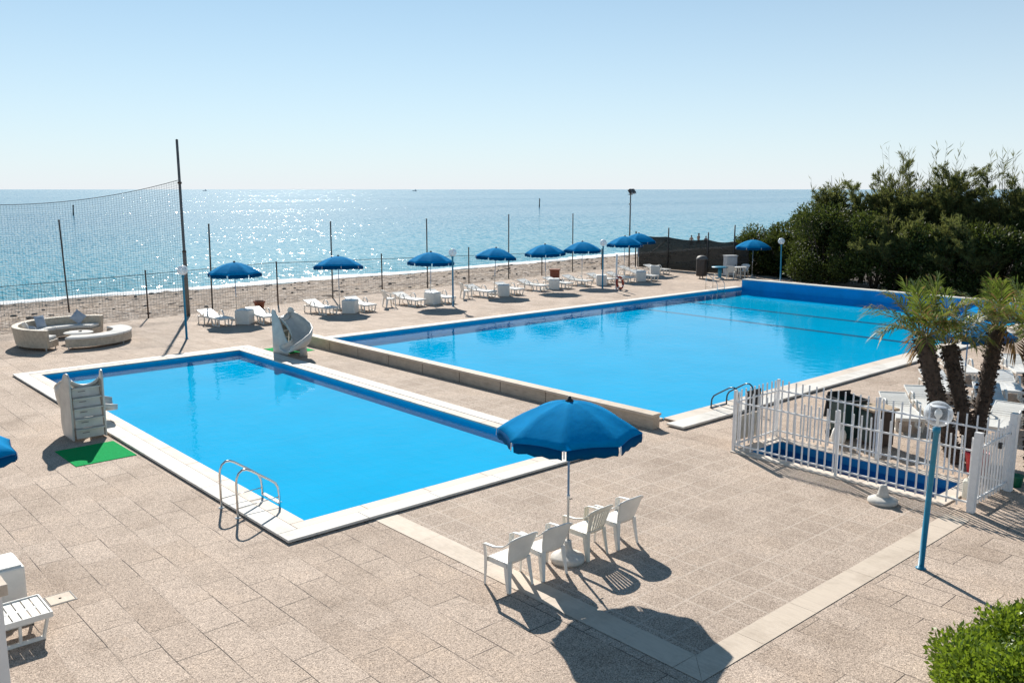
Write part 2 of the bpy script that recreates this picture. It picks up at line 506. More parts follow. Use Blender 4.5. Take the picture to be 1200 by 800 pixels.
M = dict(
    paver=paver_material(), court=court_material(),
    trav=travertine("pale_travertine_band", (0.61, 0.51, 0.41), 0.14, axis=1),
    coping=travertine("white_stone_coping", (0.70, 0.665, 0.61), 0.07, axis=1, pit=0.15),
    coping_in=travertine("buff_stone_inner_coping", (0.66, 0.575, 0.49), 0.08, axis=1, pit=0.15),
    wallstone=travertine("weathered_travertine_wall", (0.50, 0.41, 0.32), 0.30, axis=1),
    water=water_material("pool_water", (0.62, 0.93, 1.0), 0.0, 3.2, 0.30),
    bathwater=water_material("bath_water", (0.35, 0.62, 0.8), 0.0, 5.0, 0.10),
    sea=sea_material(), beach=beach_material(), screen=screen_material(),
    pool=simple("blue_pool_paint", (0.0, 0.475, 0.72), 0.7, var=0.05, scale=0.5, spec=0.0),
    poolside=simple("blue_pool_side_tiles", (0.0, 0.42, 0.70), 0.6, var=0.05, scale=1.5, spec=0.1),
    poolwall=simple("blue_painted_wall", (0.0, 0.26, 0.60), 0.6, var=0.12, scale=0.9, spec=0.1),
    stripe=simple("dark_pool_line", (0.01, 0.10, 0.22), 0.5, var=0.1),
    bath=simple("dark_blue_bath_tiles", (0.005, 0.19, 0.42), 0.4, var=0.15, scale=8),
    plastic=simple("white_moulded_plastic", (0.77, 0.75, 0.70), 0.42, var=0.09, scale=4),
    oldplastic=simple("yellowed_white_plastic", (0.78, 0.73, 0.62), 0.48, var=0.09, scale=4),
    slide=simple("greyed_white_fibreglass", (0.54, 0.525, 0.485), 0.4, var=0.16, scale=3, bmp=0.05),
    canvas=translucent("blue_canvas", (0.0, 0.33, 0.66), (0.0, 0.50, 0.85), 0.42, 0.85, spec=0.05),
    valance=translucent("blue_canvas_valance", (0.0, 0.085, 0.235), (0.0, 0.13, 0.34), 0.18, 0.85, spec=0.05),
    tie=simple("white_webbing", (0.75, 0.76, 0.78), 0.8),
    black=simple("black_plastic", (0.025, 0.025, 0.027), 0.5),
    steel=simple("polished_steel", (0.66, 0.65, 0.63), 0.16, 1.0, var=0.06),
    reflsteel=simple("steel_painted_dark_reflections", (0.07, 0.09, 0.11), 0.3, 0.8, var=0.2),  # dark reflections on the rails put into the base colour
    galv=simple("galvanised_pole", (0.62, 0.63, 0.63), 0.42, 0.25, var=0.1),
    rust=simple("rusty_dark_pole", (0.10, 0.07, 0.055), 0.8, 0.2, var=0.4, scale=9, bmp=0.2),
    greypole=simple("weathered_grey_pole", (0.15, 0.145, 0.14), 0.6, 0.3, var=0.2),
    bluepaint=simple("turquoise_blue_paint", (0.012, 0.22, 0.36), 0.4, var=0.14, scale=10, bmp=0.05),
    whitepaint=simple("white_fence_paint", (0.80, 0.79, 0.78), 0.45, var=0.07, scale=12, bmp=0.05),
    concrete=simple("whitewashed_concrete", (0.58, 0.55, 0.50), 0.85, var=0.16, scale=10, bmp=0.25),
    globe=clear_globe_material("clear_lamp_globe", 0.10), globe_w=clear_globe_material("cloudy_lamp_globe", 0.5),
    bulb=simple("white_bulb_glass", (0.85, 0.84, 0.8), 0.2, var=0.02),
    green=simple("green_artificial_turf", (0.0, 0.33, 0.085), 0.95, var=0.16, scale=40, bmp=0.6, bscale=400, spec=0.1),
    rattan=rattan_material(),
    cushion=simple("cream_seat_cushion", (0.74, 0.71, 0.66), 0.9, var=0.05, bmp=0.1, bscale=20),
    greycloth=simple("blue_grey_cushion_cloth", (0.36, 0.42, 0.50), 0.9, var=0.08, bmp=0.1, bscale=20),
    terracotta=simple("terracotta", (0.24, 0.085, 0.05), 0.85, var=0.2),
    soil=simple("dark_soil", (0.07, 0.05, 0.035), 0.95, var=0.4, scale=3, bmp=0.6, bscale=20),
    brownplastic=simple("dark_brown_plastic", (0.045, 0.032, 0.026), 0.5, var=0.2),
    grime=simple("grey_cabinet_paint", (0.50, 0.52, 0.54), 0.5, var=0.1),
    bingreen=simple("dark_green_bin_plastic", (0.012, 0.045, 0.045), 0.45, var=0.2),
    timber=simple("weathered_timber", (0.42, 0.32, 0.22), 0.8, var=0.25, scale=12, bmp=0.3),
    paleboard=simple("weathered_pale_board", (0.46, 0.42, 0.35), 0.8, var=0.2, scale=7, bmp=0.2),
    redplastic=simple("red_plastic", (0.55, 0.015, 0.03), 0.4, var=0.1),
    redbuoy=simple("faded_red_buoy", (0.30, 0.035, 0.02), 0.5, var=0.15),
    milky=simple("milky_plastic", (0.75, 0.72, 0.62), 0.35, var=0.06),
    greenplastic=simple("green_plastic", (0.01, 0.16, 0.09), 0.4, var=0.1),
    net=simple("grey_green_net_cord", (0.10, 0.17, 0.20), 0.9),
    rope=simple("dark_rope", (0.05, 0.055, 0.06), 0.9),
    foam=simple("sea_foam", (0.85, 0.87, 0.88), 0.9, var=0.08, scale=0.8, bmp=0.6, bscale=3),
    skin=simple("tanned_skin", (0.33, 0.19, 0.13), 0.6, var=0.06),
    hair=simple("dark_hair", (0.02, 0.015, 0.012), 0.6),
    darkcloth=simple("black_swimwear", (0.012, 0.012, 0.014), 0.7),
    navycloth=simple("navy_cloth", (0.02, 0.03, 0.07), 0.8),
    white=simple("white_wall_paint", (0.78, 0.77, 0.75), 0.7, var=0.06, scale=2, bmp=0.06),
    bark=simple("brown_bark", (0.085, 0.06, 0.045), 0.95, var=0.35, scale=8, bmp=0.8, bscale=25),
    palmbark=simple("shaggy_palm_bark", (0.075, 0.052, 0.038), 0.95, var=0.45, scale=14, bmp=0.8, bscale=30),
    frond=translucent("palm_leaflets", (0.085, 0.14, 0.022), (0.28, 0.36, 0.05), 0.42, 0.45, island=0.4, spec=0.5, fresh=(0.28, 0.28, 0.065)),
    drytip=translucent("dry_palm_leaflets", (0.27, 0.17, 0.075), (0.36, 0.22, 0.08), 0.35, 0.7, island=0.4),
    rachis=simple("palm_leaf_stalk", (0.24, 0.20, 0.07), 0.5, var=0.2),
    tama=translucent("tamarisk_foliage", (0.090, 0.108, 0.042), (0.28, 0.30, 0.075), 0.45, 0.7, island=0.45, fresh=(0.13, 0.15, 0.045)),
    pitto=translucent("glossy_broad_leaves", (0.032, 0.054, 0.014), (0.14, 0.17, 0.026), 0.32, 0.55, island=0.5, spec=0.3, fresh=(0.075, 0.105, 0.022)),
    reed=translucent("reed_leaves", (0.10, 0.12, 0.035), (0.26, 0.26, 0.06), 0.4, 0.6, island=0.4, fresh=(0.22, 0.20, 0.08)),
    bushleaf=translucent("bright_bush_leaves", (0.13, 0.22, 0.02), (0.34, 0.45, 0.03), 0.42, 0.35, island=0.45, spec=0.5, fresh=(0.20, 0.27, 0.03)),
    core=simple("dark_twigs", (0.03, 0.028, 0.016), 0.95, var=0.3),
)


def add_tile_joints(m, size, amount):
    nt = m.node_tree; p = nt.nodes["Principled BSDF"]
    src = p.inputs['Base Color'].links[0].from_socket
    br = nd(nt, "ShaderNodeTexBrick"); br.offset = 0.0
    br.inputs['Scale'].default_value = 1.0
    br.inputs['Brick Width'].default_value = size; br.inputs['Row Height'].default_value = size
    br.inputs['Mortar Size'].default_value = 0.02; br.inputs['Mortar Smooth'].default_value = 0.6
    nt.links.new(coords(nt), br.inputs['Vector'])
    f = nd(nt, "ShaderNodeMath", operation='MULTIPLY'); nt.links.new(br.outputs['Fac'], f.inputs[0]); f.inputs[1].default_value = amount
    nt.links.new(mixc(nt, src, (0.0, 0.25, 0.5), f.outputs[0]), p.inputs['Base Color'])


add_tile_joints(M['pool'], 0.5, 0.10)
nt_ = M['canvas'].node_tree                       # slack cloth: soft creases between the ribs
bump(nt_, nt_.nodes["Principled BSDF"], noise(nt_, 5.0, 3, 0.5, coords(nt_, scale=(1, 1, .4))).outputs[0], 0.35, 0.03)


# ------------------------------------------------------------------ mesh helpers
class MB:
    """collects shapes; build() links them as ONE mesh object"""

    def __init__(s):
        s.v = []; s.f = []; s.sm = []

    def add(s, vs, fs, smooth=False):
        b = len(s.v)
        s.v.extend([tuple(x) for x in vs])
        s.f.extend([tuple(i + b for i in f) for f in fs])
        s.sm.extend([smooth] * len(fs))
        return s

    def box(s, c, d, rot=None):
        x, y, z = d[0] / 2, d[1] / 2, d[2] / 2
        vs = [Vector((i, j, k)) for i in (-x, x) for j in (-y, y) for k in (-z, z)]
        if rot is not None:
            e = Euler(rot).to_matrix()
            vs = [e @ q for q in vs]
        vs = [q + Vector(c) for q in vs]
        return s.add(vs, [(0, 1, 3, 2), (4, 6, 7, 5), (0, 4, 5, 1), (2, 3, 7, 6), (0, 2, 6, 4), (1, 5, 7, 3)])

    def bar(s, a, b, w, t=None, up=(0, 0, 1)):
        """a rectangular bar from a to b"""
        a, b = Vector(a), Vector(b)
        d = (b - a).normalized()
        u = Vector(up)
        if abs(d.dot(u)) > 0.95:
            u = Vector((0, 1, 0))
        x = d.cross(u).normalized(); y = x.cross(d)
        t = t or w
        vs = []
        for q in (a, b):
            for i, j in ((-1, -1), (1, -1), (1, 1), (-1, 1)):
                vs.append(q + x * (i * w / 2) + y * (j * t / 2))
        return s.add(vs, [(3, 2, 1, 0), (4, 5, 6, 7), (0, 1, 5, 4), (1, 2, 6, 5), (2, 3, 7, 6), (3, 0, 4, 7)])

    def tube(s, pts, r, n=8, closed=False, cap=True, flat=1.0):
        pts = [Vector(p) for p in pts]
        m = len(pts)
        rs = r if isinstance(r, (list, tuple)) else [r] * m
        vs, fs = [], []
        prev = None
        for i, p in enumerate(pts):
            if closed:
                t = pts[(i + 1) % m] - pts[i - 1]
            else:
                t = pts[min(i + 1, m - 1)] - pts[max(i - 1, 0)]
            t.normalize()
            if prev is None:
                u = Vector((0, 0, 1)) if abs(t.z) < 0.9 else Vector((1, 0, 0))
                x = t.cross(u).normalized()
            else:
                x = (prev - t * prev.dot(t)).normalized()
            prev = x
            y = t.cross(x)
            for k in range(n):
                a = 2 * PI * k / n
                vs.append(p + x * (rs[i] * math.cos(a)) + y * (rs[i] * flat * math.sin(a)))
        for i in range(m if closed else m - 1):
            j = (i + 1) % m
            for k in range(n):
                l = (k + 1) % n
                fs.append((i * n + k, i * n + l, j * n + l, j * n + k))
        s.add(vs, fs, True)
        if cap and not closed:
            b = len(s.v) - len(vs)
            s.f.append(tuple(b + k for k in range(n - 1, -1, -1))); s.sm.append(False)
            s.f.append(tuple(b + (m - 1) * n + k for k in range(n))); s.sm.append(False)
        return s

    def lathe(s, prof, n=24, c=(0, 0, 0), smooth=True):
        vs, fs = [], []
        for r, z in prof:
            for k in range(n):
                a = 2 * PI * k / n
                vs.append((c[0] + r * math.cos(a), c[1] + r * math.sin(a), c[2] + z))
        m = len(prof)
        for i in range(m - 1):
            for k in range(n):
                l = (k + 1) % n
                fs.append((i * n + k, i * n + l, (i + 1) * n + l, (i + 1) * n + k))
        s.add(vs, fs, smooth)
        b = len(s.v) - len(vs)
        if prof[0][0] > 1e-4:
            s.f.append(tuple(b + k for k in range(n - 1, -1, -1))); s.sm.append(False)
        if prof[-1][0] > 1e-4:
            s.f.append(tuple(b + (m - 1) * n + k for k in range(n))); s.sm.append(False)
        return s

    def sphere(s, c, r, n=16, m=10):
        rr = r if isinstance(r, (tuple, list)) else (r, r, r)
        vs = [(c[0], c[1], c[2] - rr[2])]
        for i in range(1, m):
            t = -PI / 2 + PI * i / m
            for k in range(n):
                a = 2 * PI * k / n
                vs.append((c[0] + rr[0] * math.cos(t) * math.cos(a), c[1] + rr[1] * math.cos(t) * math.sin(a), c[2] + rr[2] * math.sin(t)))
        vs.append((c[0], c[1], c[2] + rr[2]))
        fs = [(0, 1 + (k + 1) % n, 1 + k) for k in range(n)]
        for i in range(m - 2):
            for k in range(n):
                a = 1 + i * n; l = (k + 1) % n
                fs.append((a + k, a + l, a + n + l, a + n + k))
        e = len(vs) - 1; a = 1 + (m - 2) * n
        fs += [(a + k, a + (k + 1) % n, e) for k in range(n)]
        return s.add(vs, fs, True)

    def prism(s, poly, h0, h1, frame=None):
        """poly in a plane, extruded from h0 to h1; frame(u, v, h) -> point"""
        fr = frame or (lambda u, v, h: (u, v, h))
        n = len(poly)
        vs = [fr(u, v, h0) for u, v in poly] + [fr(u, v, h1) for u, v in poly]
        fs = [tuple(range(n - 1, -1, -1)), tuple(range(n, 2 * n))]
        fs += [(i, (i + 1) % n, n + (i + 1) % n, n + i) for i in range(n)]
        return s.add(vs, fs)

    def sheet(s, grid, th, smooth=True, closed_u=False):
        """a grid of points given thickness th along its normals"""
        nu, nv = len(grid), len(grid[0])
        P = [[Vector(p) for p in row] for row in grid]
        top, bot = [], []
        for i in range(nu):
            for j in range(nv):
                if closed_u:
                    du = P[(i + 1) % nu][j] - P[i - 1][j]
                else:
                    du = P[min(i + 1, nu - 1)][j] - P[max(i - 1, 0)][j]
                dv = P[i][min(j + 1, nv - 1)] - P[i][max(j - 1, 0)]
                nn = du.cross(dv)
                nn = nn.normalized() if nn.length > 1e-9 else Vector((0, 0, 1))
                top.append(P[i][j] + nn * th / 2); bot.append(P[i][j] - nn * th / 2)
        n = nu * nv
        idx = lambda i, j: (i % nu) * nv + j
        fs = []
        for i in range(nu if closed_u else nu - 1):
            for j in range(nv - 1):
                a, b, c, d = idx(i, j), idx(i + 1, j), idx(i + 1, j + 1), idx(i, j + 1)
                fs.append((a, b, c, d)); fs.append((n + d, n + c, n + b, n + a))
        for i in range(nu if closed_u else nu - 1):
            for j, fl in ((0, 1), (nv - 1, 0)):
                a, b = idx(i, j), idx(i + 1, j)
                fs.append((a, n + a, n + b, b) if fl else (b, n + b, n + a, a))
        if not closed_u:
            for j in range(nv - 1):
                for i, fl in ((0, 0), (nu - 1, 1)):
                    a, b = idx(i, j), idx(i, j + 1)
                    fs.append((a, n + a, n + b, b) if fl else (b, n + b, n + a, a))
        return s.add(top + bot, fs, smooth)

    def build(s, name, m, parent=None, bevel=0, segs=2, loc=None, rot=None):
        me = bpy.data.meshes.new(name)
        me.from_pydata([tuple(v) for v in s.v], [], s.f)
        me.polygons.foreach_set("use_smooth", s.sm)
        if bevel:
            bm = bmesh.new(); bm.from_mesh(me)
            es = [e for e in bm.edges if len(e.link_faces) == 2 and e.calc_face_angle(0) > 0.6]
            bmesh.ops.bevel(bm, geom=es, offset=bevel, segments=segs, profile=0.5, affect='EDGES', clamp_overlap=True)
            bm.to_mesh(me); bm.free()
        me.update()
        o = bpy.data.objects.new(name, me)
        COL.objects.link(o)
        if m is not None:
            me.materials.append(m)
        if parent is not None:
            o.parent = parent
        if loc is not None:
            o.location = loc
        if rot is not None:
            o.rotation_euler = rot
        return o


def tag(o, label=None, cat=None, group=None, kind=None):
    if label: o['label'] = label
    if cat: o['category'] = cat
    if group: o['group'] = group
    if kind: o['kind'] = kind
    return o


def thing(name, label, cat, loc=(0, 0, 0), rz=0.0, group=None, tilt=None):
    o = bpy.data.objects.new(name, None)
    COL.objects.link(o)
    o.empty_display_size = 0.2
    o.location = loc
    o.rotation_euler = (tilt[0], tilt[1], rz) if tilt else (0, 0, rz)
    return tag(o, label, cat, group)


def structure(o):
    o['kind'] = 'structure'
    return o


def copy_tree(o, parent=None, top=True):
    c = o.copy()
    COL.objects.link(c)
    if parent is not None:
        c.parent = parent
    for ch in [q for q in bpy.data.objects if q.parent == o]:
        copy_tree(ch, c, False)
    return c


class Repeat:
    """the first call places the thing itself, later ones copy it with its parts"""

    def __init__(s, root):
        s.root = root; s.used = False

    def at(s, loc, rz=0.0, label=None, group=None, scale=None, tilt=None):
        o = copy_tree(s.root) if s.used else s.root
        s.used = True
        o.location = loc
        o.rotation_euler = (tilt[0], tilt[1], rz) if tilt else (0, 0, rz)
        if scale:
            o.scale = scale
        if label: o['label'] = label
        if group: o['group'] = group
        return o


def quads_mesh(name, V, m, parent=None, k=4):
    """V: (n, k, 3) array of separate k-sided leaves -> one mesh"""
    n = V.shape[0]
    me = bpy.data.meshes.new(name)
    me.vertices.add(n * k); me.loops.add(n * k); me.polygons.add(n)
    me.vertices.foreach_set("co", V.reshape(-1).astype(np.float32))
    me.loops.foreach_set("vertex_index", np.arange(n * k, dtype=np.int32))
    me.polygons.foreach_set("loop_start", np.arange(0, n * k, k, dtype=np.int32))
    me.update(); me.validate()
    me.materials.append(m)
    o = bpy.data.objects.new(name, me)
    COL.objects.link(o)
    if parent is not None:
        o.parent = parent
    return o


def unit(a):
    return a / np.maximum(np.linalg.norm(a, axis=-1, keepdims=True), 1e-9)


def leaves(C, D, L, W, bend=0.15):
    """diamond leaves: C base (n,3), D direction (n,3), L length, W width"""
    n = len(C)
    D = unit(D)
    A = unit(np.cross(D, rng.normal(size=(n, 3))))
    L = np.broadcast_to(np.asarray(L, float), (n,))[:, None]
    W = np.broadcast_to(np.asarray(W, float), (n,))[:, None]
    N = np.cross(D, A)
    p0 = C
    p1 = C + D * L * 0.45 + A * W * 0.5 + N * L * bend
    p2 = C + D * L
    p3 = C + D * L * 0.45 - A * W * 0.5 + N * L * bend
    return np.stack([p0, p1, p2, p3], 1)


# ================================================================== THE SETTING
PW = -0.06                                    # pool water level
SEA = -1.3
SP = (6.93, 13.30, 13.05, 29.24)              # small pool: x0 x1 y0 y1
BP = (16.95, 44.0, 13.35, 29.25)              # large pool
FB = (16.15, 17.38, 6.45, 10.38)              # foot bath inside the white fence


def deck_edge(x):
    return 38.9 + 0.097 * (x - 8)


# ---- deck: one sheet with the three basins left open
xs = sorted({-30, 51.5, SP[0], SP[1], BP[0], BP[1], FB[0], FB[1], 0, 25, 35})
ys = sorted({-25, 0, SP[2], SP[3], BP[2], BP[3], FB[2], FB[3], 34})
mb = MB()
for i in range(len(xs) - 1):
    for j in range(len(ys) - 1):
        cx, cy = (xs[i] + xs[i + 1]) / 2, (ys[j] + ys[j + 1]) / 2
        if any(b[0] < cx < b[1] and b[2] < cy < b[3] for b in (SP, BP, FB)):
            continue
        mb.add([(xs[i], ys[j], 0), (xs[i + 1], ys[j], 0), (xs[i + 1], ys[j + 1], 0), (xs[i], ys[j + 1], 0)], [(0, 1, 2, 3)])
    a, b = xs[i], xs[i + 1]
    mb.add([(a, 34, 0), (b, 34, 0), (b, deck_edge(b), 0), (a, deck_edge(a), 0)], [(0, 1, 2, 3)])
    mb.add([(a, deck_edge(a), 0), (b, deck_edge(b), 0), (b, deck_edge(b), -0.25), (a, deck_edge(a), -0.25)], [(0, 1, 2, 3)])
structure(mb.build("pool_deck", M['paver']))

# ---- inner court of small tiles, framed by pale stone bands
mb = MB()
mb.add([(8.36, 5.98, .004), (15.93, 5.98, .004), (15.93, 12.44, .004), (8.36, 12.44, .004)], [(0, 1, 2, 3)])
mb.add([(14.02, 12.44, .004), (15.83, 12.44, .004), (15.83, 28.6, .004), (14.02, 28.6, .004)], [(0, 1, 2, 3)])
structure(mb.build("tiled_court", M['court']))
mb = MB()
y = 12.44
random.seed(3)
while y > 6.2:                                 # stone by stone with fine joints
    n = max(5.99, y - random.uniform(1.25, 1.6))
    if n - 5.99 < 0.5: n = 5.99
    mb.add([(7.92, n + .004, .008), (8.36, n + .004, .008), (8.36, y, .008), (7.92, y, .008)], [(0, 1, 2, 3)])
    y = n
    if y <= 5.995: break
mb.add([(7.92, 5.57, .008), (8.352, 5.982, .008), (8.36, 5.99, .008), (7.92, 5.985, .008)], [(0, 1, 2, 3)])
x = 7.926
first = True
while x < 15.6:
    n = min(15.55, x + random.uniform(1.25, 1.7))
    mb.add([(x, 5.57, .008), (n - .005, 5.57, .008), (n - .005, 5.978, .008), (x + (.43 if first else 0), 5.978, .008)], [(0, 1, 2, 3)])
    first = False
    x = n
    if x >= 15.54: break
structure(mb.build("stone_bands", M['trav']))


def basin(b, floor, name, mwall, mfloor):
    x0, x1, y0, y1 = b
    top = 0.018
    mb = MB()
    for (ax, ay), (bx, by) in (((x0, y0), (x1, y0)), ((x1, y0), (x1, y1)), ((x1, y1), (x0, y1)), ((x0, y1), (x0, y0))):
        mb.add([(ax, ay, floor), (bx, by, floor), (bx, by, top), (ax, ay, top)], [(0, 3, 2, 1)])
    structure(mb.build(name + "_sides", mwall))
    mb = MB()
    mb.add([(x0, y0, floor), (x1, y0, floor), (x1, y1, floor), (x0, y1, floor)], [(0, 1, 2, 3)])
    structure(mb.build(name + "_floor", mfloor))


def water_sheet(b, z, name, m):
    x0, x1, y0, y1 = b
    mb = MB()
    mb.add([(x0, y0, z), (x1, y0, z), (x1, y1, z), (x0, y1, z)], [(0, 1, 2, 3)])
    return structure(mb.build(name, m))


basin(SP, -0.22, "small_pool", M['poolside'], M['pool'])
basin(BP, -0.36, "large_pool", M['poolside'], M['pool'])
basin(FB, -0.42, "foot_bath", M['bath'], M['bath'])
water_sheet(SP, PW, "small_pool_water", M['water'])
water_sheet(BP, PW, "large_pool_water", M['water'])
water_sheet(FB, -0.16, "foot_bath_water", M['bathwater'])
mb = MB()                                      # dark lines painted on the floor of the large pool
for x in (34.5, 38.4):
    mb.add([(x, 13.4, -.356), (x + .34, 13.4, -.356), (x + .34, 29.2, -.356), (x, 29.2, -.356)], [(0, 1, 2, 3)])
structure(mb.build("pool_lines", M['stripe']))


def coping_ring(b, w, z0, z1, name, m, sides='lrbt', piece=1.5):
    """kerb stones round a basin b (inner edge), w wide"""
    x0, x1, y0, y1 = b
    mb = MB()
    g = 0.003
    def run(a, c, fixed0, fixed1, along):
        n = max(1, round((c - a) / piece))
        for i in range(n):
            p, q = a + (c - a) * i / n + g, a + (c - a) * (i + 1) / n - g
            if along == 'x':
                mb.box(((p + q) / 2, (fixed0 + fixed1) / 2, (z0 + z1) / 2), (q - p, fixed1 - fixed0, z1 - z0))
            else:
                mb.box(((fixed0 + fixed1) / 2, (p + q) / 2, (z0 + z1) / 2), (fixed1 - fixed0, q - p, z1 - z0))
    if 'b' in sides: run(x0 - (w if 'l' in sides else 0), x1 + (w if 'r' in sides else 0), y0 - w, y0, 'x')
    if 't' in sides: run(x0 - (w if 'l' in sides else 0), x1 + (w if 'r' in sides else 0), y1, y1 + w, 'x')
    if 'l' in sides: run(y0, y1, x0 - w, x0, 'y')
    if 'r' in sides: run(y0, y1, x1, x1 + w, 'y')
    return structure(mb.build(name, m, bevel=0.008))


def grow(b, d):
    return (b[0] - d, b[1] + d, b[2] - d, b[3] + d)


coping_ring(grow(SP, -0.012), 0.272, 0.02, 0.060, "inner_coping", M['coping_in'])
coping_ring(grow(SP, 0.272), 0.36, 0.022, 0.068, "outer_coping", M['coping'])
coping_ring(BP, 0.40, 0.02, 0.060, "inner_coping", M['coping_in'], 'b')
coping_ring(grow(BP, 0.412), 0.50, 0.022, 0.075, "outer_coping", M['coping'], 'b')
coping_ring((BP[0], BP[1], BP[2], BP[3] - .01), 0.46, 0.02, 0.065, "back_coping", M['coping'], 't')
coping_ring(BP, 0.40, 0.012, 0.05, "side_coping", M['coping_in'], 'l')
coping_ring(grow(FB, -0.01), 0.30, 0.006, 0.03, "foot_bath_coping", M['coping_in'])

# ---- beach, sea, foam, land
def shore(x):
    return 60.3 + 0.028 * (x - 12) + 0.35 * math.sin(x * 0.11) + 0.18 * math.sin(x * 0.37 + 1)


mb = MB()
gx = np.concatenate([np.linspace(-160, -2, 60), np.linspace(0, 110, 221), np.linspace(113, 420, 80)])
rows = 46
vs, fs = [], []
for i, x in enumerate(gx):
    e, sh = deck_edge(min(x, 52)), shore(x)
    for j in range(rows):
        t = j / (rows - 1) * 1.16
        yy = e - 0.05 + (sh - e) * t
        z = -0.04 - (1.26) * (t ** 1.25)
        if 0 < j < rows - 1:
            z += rng.normal() * 0.02 + 0.05 * math.sin(x * 0.9 + yy * 1.7) * math.sin(yy * .8 - x * .3)
        if j < 2: z = -0.02 - 0.01 * j
        vs.append((x, yy, z))
for i in range(len(gx) - 1):
    for j in range(rows - 1):
        a = i * rows + j
        fs.append((a, a + rows, a + rows + 1, a + 1))
mb.add(vs, fs, True)
structure(mb.build("beach", M['beach']))

mb = MB()
mb.add([(-40000, 58, SEA), (60000, 58, SEA), (60000, 60000, SEA), (-40000, 60000, SEA)], [(0, 1, 2, 3)])
structure(mb.build("sea", M['sea']))

mb = MB()                                      # the line of foam: a low irregular lip where the ripple breaks
fx = np.arange(-60, 260, 0.4)
vs, fs = [], []
for x in fx:
    c = shore(x) + 0.55
    w = 0.75 + 0.35 * math.sin(x * 0.8) * math.sin(x * 0.23) + rng.normal() * 0.10
    w2 = max(0.25, 1.0 + 0.8 * math.sin(x * 0.17 + 2) + rng.normal() * 0.25)
    for yy, z in ((c - w, SEA + .012), (c - w * .4, SEA + .09), (c + .2, SEA + .12), (c + .3 + w2 * .4, SEA + .035), (c + .3 + w2, SEA + .006)):
        vs.append((x, yy, z + (rng.normal() * .012 if z > SEA + .02 else 0)))
for i in range(len(fx) - 1):
    for j in range(4):
        a = i * 5 + j
        fs.append((a, a + 5, a + 6, a + 1))
mb.add(vs, fs, True)
structure(mb.build("foam", M['foam']))

mb = MB()                                      # land round the deck (a ring; the deck fills its middle)
X0, X1, Y0 = -29.5, 51.4, -24.5
Z = -0.06
L = [(-900, -900), (1500, -900), (1500, 40), (X1, 40), (X1, Y0), (X0, Y0), (X0, 37), (-900, 37)]
mb.add([(-900, -900, Z), (1500, -900, Z), (1500, Y0, Z), (-900, Y0, Z)], [(0, 1, 2, 3)])
mb.add([(-900, Y0, Z), (X0, Y0, Z), (X0, 36, Z), (-900, 36, Z)], [(0, 1, 2, 3)])
mb.add([(X1, Y0, Z), (1500, Y0, Z), (1500, 43.3, Z), (X1, 43.3, Z)], [(0, 1, 2, 3)])
structure(mb.build("ground", M['soil']))

mb = MB()                                      # scattered stones and driftwood on the shingle
rb = np.random.default_rng(21)
for i in range(420):
    x = rb.uniform(2, 95); t_ = rb.uniform(.08, .93)
    e, sh = deck_edge(min(x, 52)), shore(x)
    y = e + (sh - e) * t_; z = -0.04 - 1.26 * t_ ** 1.25
    r_ = rb.uniform(.04, .13)
    if rb.uniform() < .8:
        mb.sphere((x, y, z + r_ * .2), (r_ * rb.uniform(.8, 1.8), r_, r_ * .6), 7, 5)
    else:
        a_ = rb.uniform(0, PI); l_ = rb.uniform(.2, .7)
        mb.tube([(x, y, z + .03), (x + l_ * math.cos(a_), y + l_ * math.sin(a_), z + .05)], .025, 5)
tag(mb.build("beach_stones", simple("beach_stone", (0.20, 0.17, 0.15), 0.9, var=0.5, scale=1.5)), kind='stuff')

# ---- travertine bench wall beside the large pool
t = thing("stone_bench_wall", "low travertine bench wall running along the left side of the large pool", "wall", (16.03, 21.0, 0), R(1.0))
mb = MB()
for i in range(9):
    y0_, y1_ = -8.05 + i * 1.80, -8.05 + (i + 1) * 1.80 - 0.028
    mb.box((0, (y0_ + y1_) / 2, 0.1525), (0.26, y1_ - y0_, 0.305))
mb.build("wall_block", M['wallstone'], t, bevel=0.006)
mb = MB()
for i in range(9):
    y0_, y1_ = -8.07 + i * 1.80, -8.07 + (i + 1) * 1.80 - 0.004
    mb.box((0, (y0_ + y1_) / 2, 0.337), (0.33, y1_ - y0_, 0.06))
mb.build("cap_stone", M['trav'], t, bevel=0.006)

# ---- raised blue wall closing the far end of the large pool
t = thing("pool_end_wall", "raised blue painted wall with white cap closing the far end of the large pool", "wall", (44.0, 0, 0))
mb = MB(); mb.box((0.195, 21.3, -0.1), (0.41, 15.93, 1.1)); mb.build("wall_face", M['poolwall'], t)
mb = MB()
for i in range(8):
    mb.box((0.20, 14.35 + i * 1.985, 0.48), (0.50, 1.975, 0.06))
mb.build("cap_stone", M['coping'], t, bevel=0.008)

